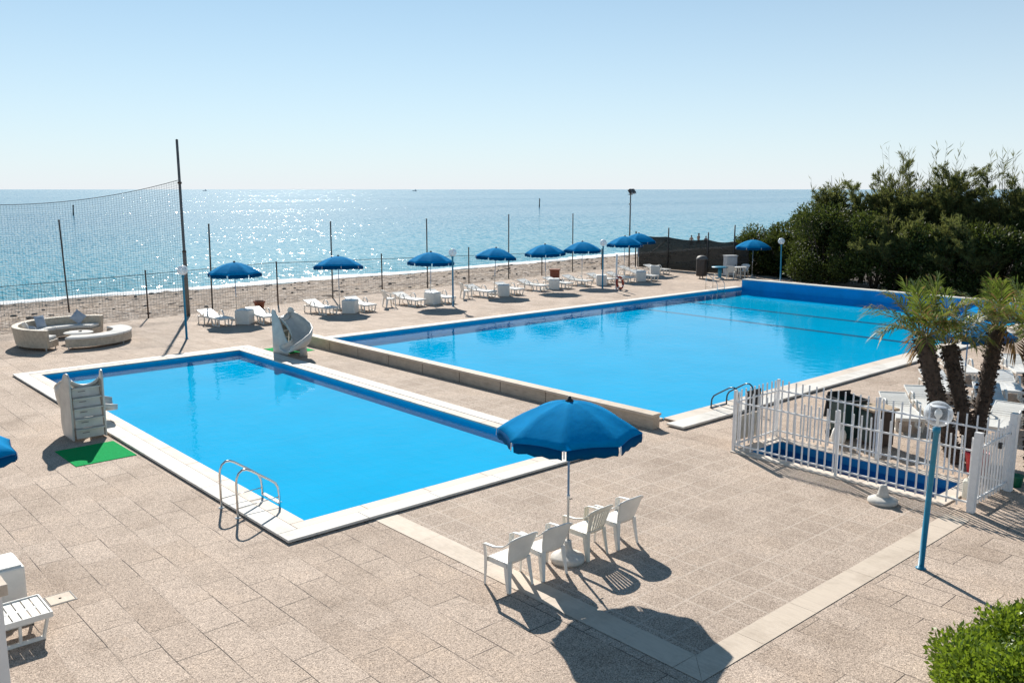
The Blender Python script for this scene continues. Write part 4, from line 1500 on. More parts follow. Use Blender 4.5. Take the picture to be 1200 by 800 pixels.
# green mats under the slides
mb = MB().box((0, 0, 0.006), (1.22, 1.45, 0.012))
o = mb.build("turf_mat", M['green'], loc=(5.60, 19.72, 0), rot=(0, 0, R(0.5)))
tag(o, "green turf mat at the ladder foot of the left slide", "mat", "green turf mats at the slides")
o = o.copy(); COL.objects.link(o); o.location = (14.75, 28.35, 0); o.rotation_euler = (0, 0, 0)
o.scale = (1.0, 1.0, 1)
tag(o, "green turf mat behind the slide next to the bench wall", "mat", "green turf mats at the slides")

# ================================================================== RATTAN LOUNGE SET
CX, CY = 9.55, 35.05
def arc(a0, a1, n):
    return [R(a0 + (a1 - a0) * i / n) for i in range(n + 1)]
def arc_solid(mb, r0, r1, z0, z1, angs, flare=0.0):
    g = []
    n = len(angs)
    for a in angs:
        c, s = math.cos(a), math.sin(a)
        g.append([(r0 * c, r0 * s, z0), (r1 * c, r1 * s, z0), ((r1 + flare) * c, (r1 + flare) * s, z1), (r0 * c, r0 * s, z1)])
    vs = [p for r in g for p in r]
    fs = []
    for i in range(n - 1):
        for k in range(4):
            a, b = i * 4 + k, i * 4 + (k + 1) % 4
            fs.append((a, b, b + 4, a + 4))
    fs.append((3, 2, 1, 0)); e = (n - 1) * 4
    fs.append((e, e + 1, e + 2, e + 3))
    mb.add(vs, fs, False)
    return mb
t = thing("curved_sofa", "cream rattan sofa curving round a low table on the left of the deck", "sofa", (CX, CY, 0))
A0, A1 = 42, 229
an = arc(A0, A1, 26)
arc_solid(MB(), 1.18, 1.86, 0.10, 0.36, an).build("base", M['rattan'], t, bevel=0.015)
arc_solid(MB(), 1.80, 1.92, 0.10, 0.76, an, 0.10).build("backrest", M['rattan'], t, bevel=0.03, segs=3)
for k in range(3):
    a_ = arc(A0 + 2 + k * 61, A0 + 2 + k * 61 + 60, 9)
    arc_solid(MB(), 1.17, 1.78, 0.365, 0.475, a_).build("seat_cushion", M['cushion'], t, bevel=0.03, segs=3)
for a in (46, 110, 170, 225):
    for r in (1.26, 1.84):
        MB().lathe([(0.02, 0), (0.025, 0.10)], 10, (r * math.cos(R(a)), r * math.sin(R(a)), 0)).build("leg", M['galv'], t)
t = thing("curved_bench", "cream rattan curved bench with a white cushion facing the sofa", "bench", (CX + .22, CY - .12, 0))
an = arc(-124, 22, 20)
arc_solid(MB(), 1.10, 1.72, 0.09, 0.36, an).build("base", M['rattan'], t, bevel=0.015)
for k in range(2):
    arc_solid(MB(), 1.08, 1.74, 0.365, 0.45, arc(-124 + 73 * k, -124 + 73 * k + 72, 10)).build("seat_cushion", M['cushion'], t, bevel=0.03, segs=3)
for a in (-121, -50, 18):
    for r in (1.16, 1.66):
        MB().lathe([(0.02, 0), (0.025, 0.09)], 10, (r * math.cos(R(a)), r * math.sin(R(a)), 0)).build("leg", M['galv'], t)
t = thing("round_table", "low round rattan table in the middle of the curved sofa", "table", (CX + .12, CY - .12, 0))
MB().lathe([(0.0, 0.05), (0.36, 0.05), (0.42, 0.30), (0.44, 0.36), (0.0, 0.36)], 28).build("body", M['rattan'], t)
MB().lathe([(0.0, 0.362), (0.50, 0.362), (0.51, 0.375), (0.50, 0.392), (0.0, 0.392)], 32).build("table_top", M['cushion'], t)
tag(MB().lathe([(0.0, 0.394), (0.05, 0.394), (0.07, 0.425), (0.062, 0.425), (0.045, 0.402), (0.0, 0.40)], 16).build("ashtray", M['black'], loc=(CX + .22, CY, 0)), "small dark ashtray on the low round rattan table", "ashtray")
def cushion(label, a, r, yaw_roll, mat_, sz=0.44):
    n = 9
    g = []
    vs = MB()
    def pt(u, v, s):
        e = (1 - u ** 4) * (1 - v ** 4)
        k = 1 - 0.10 * (1 - abs(u)) * abs(v) ** 2 - 0.10 * (1 - abs(v)) * abs(u) ** 2
        return Vector((u * sz / 2 * (1 - .07 * (1 - v * v)), s * 0.075 * e, v * sz / 2 * (1 - .07 * (1 - u * u))))
    for s in (1, -1):
        grid = [[pt(-1 + 2 * i / n, -1 + 2 * j / n, s) for j in range(n + 1)] for i in range(n + 1)]
        fl = []
        P2 = [p for row in grid for p in row]
        fs = []
        for i in range(n):
            for j in range(n):
                q = (i * (n + 1) + j, (i + 1) * (n + 1) + j, (i + 1) * (n + 1) + j + 1, i * (n + 1) + j + 1)
                fs.append(q if s < 0 else q[::-1])
        vs.add(P2, fs, True)
    o = vs.build("cushion", mat_)
    aa = R(a)
    o.location = (CX + r * math.cos(aa), CY + r * math.sin(aa), 0.49 + sz * 0.47 * (1.0 if not yaw_roll else 1.22))
    o.rotation_euler = Euler((R(-17), R(yaw_roll), aa - PI / 2), 'XYZ')
    tag(o, label, "cushion", "loose cushions on the curved sofa")
    return o
cushion("upright blue grey cushion in the middle of the curved sofa back", 118, 1.62, 0, M['greycloth'], 0.46)
cushion("blue grey cushion turned on its corner at the sofa's right end", 68, 1.60, 40, M['greycloth'], 0.44)
cushion("pale cushion leaning on the back at the sofa's left end", 182, 1.60, 12, M['cushion'], 0.42)
cushion("blue grey cushion beside the pale one at the sofa's left end", 200, 1.58, 0, M['greycloth'], 0.38)

# ================================================================== BEACH POSTS, NETS
TP = [(11.93, 44.28, 4.25, -2, "rust"), (17.16, 40.41, 4.04, 1.0, "rust"), (23.82, 40.73, 3.99, 0.2, "grey"), (30.46, 41.40, 3.97, 0, "grey"), (37.62, 42.40, 4.06, .2, "grey"), (44.11, 43.04, 3.98, -.4, "grey")]
SHP = [(13.97, 39.83, 2.12), (20.36, 40.07, 2.14), (27.53, 41.68, 2.10), (34.06, 42.04, 2.16), (40.80, 42.65, 1.75), (47.11, 43.06, 1.45)]
tl = ["tall rusty fence post standing on the beach behind the left net", "tall thin post behind the first seaside parasol", "tall thin post behind the tilted second parasol", "tall thin post behind the middle seaside parasol by the globe lamp", "tall thin post behind the fourth seaside parasol", "tall thin post behind the sixth seaside parasol"]
sl_ = ["short rusty post just left of the tall net pole", "short rusty post between the first and second seaside parasols", "short post behind the first sideways armchair", "short post behind the second sideways armchair", "short post behind the fifth seaside parasol", "short post behind the far globe lamp"]
for (x, y, h, dx, k), lab in zip(TP, tl):
    m_ = M['rust'] if k == 'rust' else M['greypole']
    t = thing("fence_post", lab, "post", (x, y, -0.04), 0, "posts along the beach edge", (0, R(-dx), ))
    t.rotation_euler = (0, R(dx * .7), 0)
    MB().lathe([(0.0, 0), (0.038, 0), (0.036, h), (0.0, h)], 10).build("shaft", m_, t)
    MB().lathe([(0.044, h - .02), (0.046, h + .02), (0.0, h + .03)], 10).build("cap", m_, t)
for (x, y, h), lab in zip(SHP, sl_):
    t = thing("fence_post", lab, "post", (x, y, -0.04), 0, "posts along the beach edge")
    MB().lathe([(0.0, 0), (0.036, 0), (0.034, h), (0.0, h)], 10).build("shaft", M['rust'], t)
    MB().lathe([(0.042, h - .02), (0.043, h + .02), (0.0, h + .03)], 10).build("cap", M['rust'], t)

# tall net pole by the small pool
t = thing("net_pole", "very tall grey pole holding the ball net by the small pool", "pole", (15.51, 39.18, -0.02), 0, None)
t.rotation_euler = (R(0.2), R(-0.35), R(0))
MB().lathe([(0.0, 0), (0.085, 0), (0.082, 2.9), (0.062, 2.95), (0.055, 7.75), (0.0, 7.78)], 14).build("shaft", M['greypole'], t)
mb = MB()
for z in (2.9, 5.9):
    mb.lathe([(0.09, z - .04), (0.092, z + .04), (0.07, z + .05)], 14)
mb.build("collar", M['rust'], t)

def net(name, label, a, b, za, zb, z0a, z0b, sag, cell, cw, lab_rope=True):
    """a hanging net of single cords between a and b"""
    t = thing(name, label, "net", (0, 0, 0))
    a, b = Vector((*a, 0)), Vector((*b, 0))
    L_ = (b - a).length
    nx = int(L_ / cell)
    def top(s): return za + (zb - za) * s - sag * 4 * s * (1 - s)
    def bot(s): return z0a + (z0b - z0a) * s
    d = (b - a).normalized(); nrm = Vector((-d.y, d.x, 0))
    mb = MB()
    for i in range(nx + 1):
        s = i / nx
        p = a + (b - a) * s
        q = nrm * (0.12 * math.sin(s * 21) * 0.5)
        zt, zb_ = top(s), bot(s)
        mb.add([p + d * (-cw / 2) + Vector((0, 0, zb_)) + q, p + d * (cw / 2) + Vector((0, 0, zb_)) + q, p + d * (cw / 2) + Vector((0, 0, zt)), p + d * (-cw / 2) + Vector((0, 0, zt))], [(0, 1, 2, 3)])
    hmax = max(top(i / 20) - bot(i / 20) for i in range(21))
    nz = int(hmax / cell)
    for j in range(nz + 1):
        f = j / nz
        pts = []
        for i in range(0, nx + 1, 3):
            s = i / nx
            p = a + (b - a) * s + nrm * (0.12 * math.sin(s * 21) * 0.5 * (1 - f))
            pts.append(p + Vector((0, 0, bot(s) + (top(s) - bot(s)) * f)))
        for i in range(len(pts) - 1):
            p, q = pts[i], pts[i + 1]
            h = Vector((0, 0, cw / 2))
            mb.add([p - h, q - h, q + h, p + h], [(0, 1, 2, 3)])
    mb.build("netting", M['net'], t)
    MB().tube([a + (b - a) * (i / 24) + Vector((0, 0, top(i / 24))) for i in range(25)], 0.014, 6).build("top_rope", M['rope'], t)
    return t
net("ball_net", "tall sagging ball net hung from the very tall pole at the left", (15.45, 39.22), (1.2, 39.9), 6.0, 6.1, 0.9, 0.9, 1.05, 0.105, 0.008)
net("beach_net", "low wire net strung between the short rusty posts at the beach edge", (4.5, 39.4), (20.36, 40.12), 1.75, 2.08, 0.05, 0.05, 0.03, 0.13, 0.008)
net("beach_net", "low wire net continuing behind the first seaside parasols to the dark screen", (20.42, 40.12), (47.1, 43.1), 2.05, 1.30, 0.05, 0.05, 0.0, 0.16, 0.006)

# floodlight mast
t = thing("floodlight_mast", "slim mast with two floodlights rising behind the rearmost parasols", "floodlight", (49.65, 42.69, 0), R(20))
MB().lathe([(0.0, 0), (0.06, 0), (0.045, 5.2), (0.0, 5.22)], 12).build("mast", M['greypole'], t)
MB().box((0, 0, 5.24), (0.75, 0.06, 0.06)).build("cross_arm", M['greypole'], t)
for x in (-0.26, 0.26):
    f = MB().box((x, -0.10, 5.46), (0.40, 0.20, 0.32), (R(-35), 0, 0)).build("floodlight_head", M['black'], t, bevel=0.01)
    MB().box((x, -0.20, 5.40), (0.34, 0.02, 0.26), (R(-35), 0, 0)).build("lens", M['galv'], f)
MB().box((-0.06, 0, 4.55), (0.22, 0.10, 0.13)).build("junction_box", M['grime'], t)
o = MB().lathe([(0.0, 0), (0.05, 0), (0.05, 2.6), (0.0, 2.62)], 10).build("screen_corner_post", M['black'], loc=(49.9, 42.3, 0))
tag(o, "dark corner post where the shade screen starts beside the floodlight mast", "post")

# shade-cloth screen fence
t = thing("screen_fence", "dark shade cloth fence sagging between posts behind the last loungers", "fence", (50.1, 0, 0))
SP_Y = [42.3, 39.45, 36.08, 34.0, 32.9]
g = []
for k in range(len(SP_Y) - 1):
    n = 10
    for i in range(n + (1 if k == len(SP_Y) - 2 else 0)):
        s = i / n
        y = SP_Y[k] + (SP_Y[k + 1] - SP_Y[k]) * s
        h = 2.32 - 0.035 * k - 0.14 * math.sin(PI * s)
        if k == 0: h = 2.34 - 0.08 * math.sin(PI * s)
        g.append([(0.05 * math.sin(s * PI) * (0.3 + z), y, 0.03 + (h - .03) * z) for z in (0, .25, .5, .75, 1)])
MB().sheet(g, 0.006).build("shade_cloth", M['screen'], t)
for k, h in zip((1, 2, 3), (2.95, 2.75, 3.3)):
    MB().lathe([(0.0, 0), (0.05, 0), (0.045, h), (0.0, h)], 10, (-0.06, SP_Y[k], 0)).build("fence_post", M['black'], t)
MB().tube([(0, SP_Y[0], 0.2), (0.0, SP_Y[1] + .2, 2.1)], 0.025, 8).build("brace", M['black'], t)

# lifebuoy on its pole
t = thing("white_pole", "white pole beside the far globe lamp carrying the red life ring", "pole", (37.93, 33.53, 0), 0)
MB().lathe([(0.0, 0), (0.06, 0), (0.055, 1.98), (0.0, 2.0)], 12).build("shaft", M['whitepaint'], t)
MB().box((0, 0, 0.01), (0.24, 0.24, 0.02)).build("base_plate", M['galv'], t)
pts = [(0.36 * math.cos(a), 0.05 * math.cos(a), 0.40 + 0.36 * math.sin(a)) for a in np.linspace(0, 2 * PI, 28, endpoint=False)]
t = thing("life_ring", "faded red life ring leaning at the foot of the white pole", "life ring", (38.02, 33.28, 0.03), R(-30))
t.rotation_euler = (R(-9), 0, R(2)); t.scale = (.9, .9, .9)
b = MB().tube(pts, 0.075, 12, closed=True).build("ring_body", M['redbuoy'], t)
for q in range(4):
    a = R(45 + 90 * q)
    MB().tube([(0.36 * math.cos(a + d), 0.05 * math.cos(a + d), 0.40 + 0.36 * math.sin(a + d)) for d in (-.12, 0, .12)], 0.08, 12).build("band", M['tie'], t)

# pots
t = thing("plant_pot", "round terracotta pot on the deck behind the first parasol's lounger", "pot", (19.0, 39.3, 0))
MB().lathe([(0.0, 0), (0.19, 0), (0.25, 0.30), (0.28, 0.31), (0.285, 0.37), (0.25, 0.37), (0.24, 0.32), (0.0, 0.30)], 20).build("body", M['terracotta'], t)
MB().lathe([(0.0, 0.325), (0.243, 0.325)], 20).build("soil", M['soil'], t)
t = thing("plant_pot", "square brown pot behind the fifth parasol's cube table", "pot", (39.4, 40.0, 0), R(40))
MB().prism([(-.28, -.28), (.28, -.28), (.28, .28), (-.28, .28)], 0, 0.62).build("body", M['terracotta'], t, bevel=0.02)
MB().box((0, 0, 0.60), (0.66, 0.66, 0.09)).build("rim", M['terracotta'], t, bevel=0.015)

# litter bin by the far corner
t = thing("litter_bin", "tall dark brown litter bin with a domed top near the far pool ladder", "litter bin", (46.7, 34.1, 0), R(20))
MB().lathe([(0.0, 0.16), (0.33, 0.16), (0.36, 0.2), (0.36, 1.22), (0.30, 1.24)], 8).build("body", M['brownplastic'], t, bevel=0.01)
MB().lathe([(0.38, 1.22), (0.37, 1.26), (0.28, 1.40), (0.12, 1.46), (0.0, 1.47)], 16).build("lid", M['greypole'], t)
for s in (-1, 1):
    MB().box((s * 0.30, 0, 0.10), (0.05, 0.05, 0.20)).build("leg", M['brownplastic'], t)

t = thing("blue_table", "small turquoise pedestal table left of the grey cabinet", "table", (47.55, 33.3, 0))
MB().lathe([(0.0, 0.70), (0.52, 0.70), (0.54, 0.72), (0.52, 0.75), (0.0, 0.75)], 24).build("table_top", M['bluepaint'], t)
MB().lathe([(0.10, 0.03), (0.13, 0.4), (0.11, 0.70)], 14).build("pedestal", M['bluepaint'], t)
for a in (0, 90, 180, 270):
    MB().bar((0.05 * math.cos(R(a)), .05 * math.sin(R(a)), 0.05), (0.34 * math.cos(R(a)), 0.34 * math.sin(R(a)), 0.02), 0.05, 0.04).build("leg", M['bluepaint'], t)
t = thing("metal_cabinet", "pale grey metal cabinet against the dark hedge corner", "cabinet", (49.3, 33.75, 0), R(-30))
MB().box((0, 0, 0.68), (0.72, 0.55, 1.26)).build("body", M['grime'], t, bevel=0.008)
MB().box((0, 0, 1.345), (0.80, 0.62, 0.05)).build("lid", M['grime'], t, bevel=0.008)
d = MB().box((-0.02, -0.288, 0.68), (0.62, 0.02, 1.16)).build("door", M['grime'], t, bevel=0.004)
MB().box((0.22, -0.31, 0.72), (0.03, 0.03, 0.12)).build("handle", M['black'], d)
MB().box((0, 0, 0.02), (0.66, 0.5, 0.04)).build("plinth", M['black'], t)
t = thing("patio_table", "round white plastic table between two armchairs under the hedge parasol", "table", (48.68, 32.6, 0))
MB().lathe([(0.0, 0.69), (0.44, 0.69), (0.46, 0.70), (0.46, 0.725), (0.44, 0.735), (0.0, 0.735)], 28).build("table_top", M['plastic'], t)
for a in (45, 135, 225, 315):
    MB().bar((0.26 * math.cos(R(a)), 0.26 * math.sin(R(a)), 0.69), (0.36 * math.cos(R(a)), 0.36 * math.sin(R(a)), 0.0), 0.055, 0.05).build("leg", M['plastic'], t)

# ================================================================== THINGS BY THE WHITE FENCE
t = thing("wheelie_bin", "dark green waste bin with its black lid open behind the white fence", "waste bin", (18.75, 9.55, 0), R(-25))
mb = MB()
mb.prism([(-.24, -.26), (.24, -.26), (.24, .26), (-.24, .26)], 0.06, 0.10)
vs = [(-.22, -.24, .08), (.22, -.24, .08), (.22, .24, .08), (-.22, .24, .08), (-.29, -.31, .92), (.29, -.31, .92), (.29, .31, .92), (-.29, .31, .92)]
mb.add(vs, [(0, 1, 5, 4), (1, 2, 6, 5), (2, 3, 7, 6), (3, 0, 4, 7), (3, 2, 1, 0)])
mb.build("body", M['bingreen'], t, bevel=0.015)
mb = MB()
for a, b in (((-.31, -.33), (.31, -.33)), ((.31, -.33), (.31, .33)), ((.31, .33), (-.31, .33)), ((-.31, .33), (-.31, -.33))):
    mb.bar((*a, .93), (*b, .93), 0.05, 0.05)
mb.build("rim", M['black'], t)
MB().box((0, 0.36, 0.74), (0.62, 0.035, 0.62), (R(10), 0, 0)).build("lid", M['black'], t, bevel=0.012)
for s in (-1, 1):
    MB().tube([(s * .24, .26, .09), (s * .29, .26, .09)], 0.09, 16).build("wheel", M['black'], t)
t = thing("towel_cabinet", "dark cabinet with a pale timber top next to the open waste bin", "cabinet", (18.75, 8.85, 0), R(-25))
MB().box((0, 0, 0.43), (0.56, 0.50, 0.78)).build("body", M['brownplastic'], t, bevel=0.01)
MB().box((0, 0, 0.85), (0.68, 0.62, 0.05)).build("table_top", M['timber'], t, bevel=0.008)
MB().box((-0.285, 0, 0.45), (0.012, 0.40, 0.66)).build("door", M['bingreen'], t)
for sx_ in (-1, 1):
    for sy_ in (-1, 1):
        MB().box((sx_ * .24, sy_ * .21, 0.02), (0.05, 0.05, 0.04)).build("leg", M['black'], t)
t = thing("sack", "crumpled cream sack slumped against the open waste bin", "sack", (18.05, 9.35, 0))
mb = MB(); mb.sphere((0, 0, 0.22), (0.17, 0.17, 0.24), 14, 10)
rs = np.random.default_rng(5)
mb.v = [(x * (1 + rs.normal() * .07), y * (1 + rs.normal() * .07), max(0, z * (1 + rs.normal() * .04))) for x, y, z in mb.v]
mb.build("sack_body", M['cushion'], t)
MB().lathe([(0.05, 0.43), (0.035, 0.46), (0.08, 0.52), (0.02, 0.50)], 10).build("sack_neck", M['cushion'], t)
t = thing("flower_pot", "red plastic pot at the foot of the palms behind the fence", "pot", (18.28, 6.52, 0))
MB().lathe([(0.0, 0), (0.17, 0), (0.23, 0.40), (0.245, 0.41), (0.245, 0.46), (0.215, 0.46), (0.20, 0.40), (0.0, 0.38)], 22).build("body", M['redplastic'], t)
MB().lathe([(0.0, 0.40), (0.20, 0.40)], 20).build("soil", M['soil'], t)
t = thing("jerrycan", "milky plastic jerrycan standing inside the fence by the leaning corner post", "jerrycan", (16.55, 6.02, 0.03), R(15))
MB().box((0, 0, 0.19), (0.24, 0.17, 0.34)).build("body", M['milky'], t, bevel=0.035, segs=3)
MB().lathe([(0.035, 0.35), (0.032, 0.42), (0.0, 0.42)], 12, (0.06, 0, 0)).build("cap", M['black'], t)
MB().tube([(-0.09, 0, 0.35), (-0.07, 0, 0.42), (0.0, 0, 0.42), (0.015, 0, 0.36)], 0.014, 8).build("handle", M['milky'], t)
t = thing("bucket", "small green bucket outside the white gate post", "bucket", (18.05, 5.72, 0))
MB().lathe([(0.0, 0), (0.10, 0), (0.135, 0.20), (0.145, 0.21), (0.14, 0.22), (0.128, 0.21), (0.10, 0.02), (0.0, 0.02)], 20).build("body", M['greenplastic'], t)
MB().tube([(0.14 * math.cos(a), 0.14 * math.sin(a), 0.20 - .03 * math.sin(a)) for a in np.linspace(0, PI, 12)], 0.005, 6).build("handle", M['galv'], t)

# floor hatch and the white pillar at the left edge
t = thing("floor_hatch", "square stone hatch with a finger hole set in the deck at the left", "hatch", (3.02, 12.80, 0.0), 0)
mb = MB()
for c, d in (((0, .165, .004), (.36, .012, .004)), ((0, -.165, .004), (.36, .012, .004)), ((.17, 0, .004), (.012, .318, .004)), ((-.17, 0, .004), (.012, .318, .004))):
    mb.box(c, d)
mb.build("frame", M['black'], t)
MB().box((0, 0, 0.005), (0.31, 0.30, 0.006)).build("cover", M['trav'], t)
MB().lathe([(0.0, 0.0105), (0.02, 0.0105)], 10).build("finger_hole", M['black'], t)
t = thing("gate_pillar", "white rendered pillar with a stone cap at the near left edge of the photo", "pillar", (1.60, 10.05, 0), 0)
MB().box((0, 0, 0.75), (0.38, 0.38, 1.5)).build("shaft", M['white'], t, bevel=0.006)
MB().box((0, 0, 1.56), (0.48, 0.48, 0.12)).build("cap_stone", M['trav'], t, bevel=0.008)

# ================================================================== SEA MARKS, BOAT, PEOPLE
for (x, y, h, lab) in ((73.91, 262.6, 2.7, "dark marker pole standing in the sea at the left"), (241.6, 254.21, 3.4, "dark marker pole standing in the sea above the fifth parasol")):
    t = thing("sea_marker", lab, "marker", (x, y, SEA), 0, "marker poles in the sea")
    t.rotation_euler = (0, R(3), 0)
    MB().lathe([(0.0, -.4), (0.22, -.4), (0.17, h * .85), (0.0, h * .86)], 10).build("shaft", M['black'], t)
    MB().lathe([(0.2, h * .85), (0.24, h * .9), (0.2, h), (0.0, h)], 10).build("topmark", M['rust'], t)
for (az, dist, sc_, lab) in ((YAW + math.atan((600 - 486) / 1055), 3600, 1.0, "tiny pale ship on the horizon near the middle of the sea"), (YAW + math.atan((600 - 240) / 1055), 4300, 1.0, "tiny pale ship on the horizon just right of the tall net pole")):
    t = thing("ship", lab, "ship", (dist * math.cos(az), dist * math.sin(az), SEA), az + R(80), "ships on the horizon")
    MB().prism([(-9, -2), (7, -2), (10, 0), (7, 2), (-9, 2)], -0.5, 2.4).build("hull", M['grime'], t)
    MB().box((-3, 0, 4.2), (5, 3, 3.6)).build("cabin", M['whitepaint'], t)
    MB().lathe([(0.25, 6), (0.12, 11), (0, 11)], 8, (-3, 0, 0)).build("mast", M['grime'], t)


def person(label, loc, rz, h, pose, clothes):
    """one skinned body; pose moves the legs and arms"""
    t = thing("person", label, "person", loc, rz, "people walking on the shore")
    k = h / 1.75
    V_ = {'pel': (0, 0, .95), 'waist': (0, .0, 1.10), 'chest': (0, .01, 1.33), 'neck': (0, .01, 1.50), 'head0': (0, .03, 1.58), 'head1': (0, .03, 1.70)}
    rad = {'pel': .135, 'waist': .115, 'chest': .135, 'neck': .055, 'head0': .085, 'head1': .08}
    E_ = [('pel', 'waist'), ('waist', 'chest'), ('chest', 'neck'), ('neck', 'head0'), ('head0', 'head1')]
    for s, n in ((-1, 'l'), (1, 'r')):
        st = pose[0] * s
        V_.update({'hip' + n: (s * .09, 0, .90), 'knee' + n: (s * .10, st * .18 + .03, .49), 'ank' + n: (s * .10, st * .30 - .03, .08), 'toe' + n: (s * .11, st * .30 + .13, .035)})
        rad.update({'hip' + n: .09, 'knee' + n: .058, 'ank' + n: .04, 'toe' + n: .03})
        sw = -pose[1] * s
        V_.update({'sho' + n: (s * .18, 0, 1.42), 'elb' + n: (s * .24, sw * .10 - .03, 1.14), 'wri' + n: (s * .23, sw * .22 + .05, .90), 'han' + n: (s * .225, sw * .27 + .08, .81)})
        rad.update({'sho' + n: .06, 'elb' + n: .043, 'wri' + n: .03, 'han' + n: .035})
        E_ += [('pel', 'hip' + n), ('hip' + n, 'knee' + n), ('knee' + n, 'ank' + n), ('ank' + n, 'toe' + n), ('chest', 'sho' + n), ('sho' + n, 'elb' + n), ('elb' + n, 'wri' + n), ('wri' + n, 'han' + n)]
    names = list(V_)
    me = bpy.data.meshes.new("body")
    me.from_pydata([tuple(c * k for c in V_[n]) for n in names], [(names.index(a), names.index(b)) for a, b in E_], [])
    o = bpy.data.objects.new("body", me)
    COL.objects.link(o); o.parent = t
    md = o.modifiers.new("skin", 'SKIN')
    for i, n in enumerate(names):
        me.skin_vertices[0].data[i].radius = (rad[n] * k, rad[n] * k)
    me.skin_vertices[0].data[0].use_root = True
    o.modifiers.new("sub", 'SUBSURF').levels = 1
    o.modifiers["sub"].render_levels = 1
    me.materials.append(M['skin'])
    MB().sphere((0, .015 * k, 1.665 * k), (.098 * k, .105 * k, .105 * k), 14, 8).build("hair", M['hair'], t)
    if clothes == 'shorts':
        MB().lathe([(.15 * k, .98 * k), (.165 * k, .86 * k), (.18 * k, .70 * k), (.10 * k, .68 * k)], 14).build("shorts", M['darkcloth'], t)
    elif clothes == 'dress':
        MB().lathe([(.10 * k, 1.42 * k), (.165 * k, 1.30 * k), (.145 * k, 1.08 * k), (.18 * k, .86 * k), (.21 * k, .72 * k), (.1 * k, .72 * k)], 14).build("shirt", M['navycloth'], t)
    else:
        MB().lathe([(.15 * k, .98 * k), (.165 * k, .88 * k), (.16 * k, .80 * k), (.09 * k, .78 * k)], 14).build("swimwear", M['darkcloth'], t)
    return t
ZP = -1.15
person("person in black swimwear, first of three walkers seen over the screen fence", (83.2, 62.3, ZP), R(-60), 1.60, (0.8, .6), 'swim')
person("tallest person of the three walkers seen over the screen fence", (84.0, 61.9, ZP), R(-100), 1.82, (1.0, .8), 'shorts')
person("shortest person in a dark top, last of the three walkers over the screen fence", (84.7, 61.4, ZP), R(-80), 1.50, (0.7, .6), 'dress')

# ================================================================== VEGETATION
def limb(mb, pts, r0, r1, n=7):
    m = len(pts)
    mb.tube(pts, [r0 + (r1 - r0) * i / (m - 1) for i in range(m)], n)


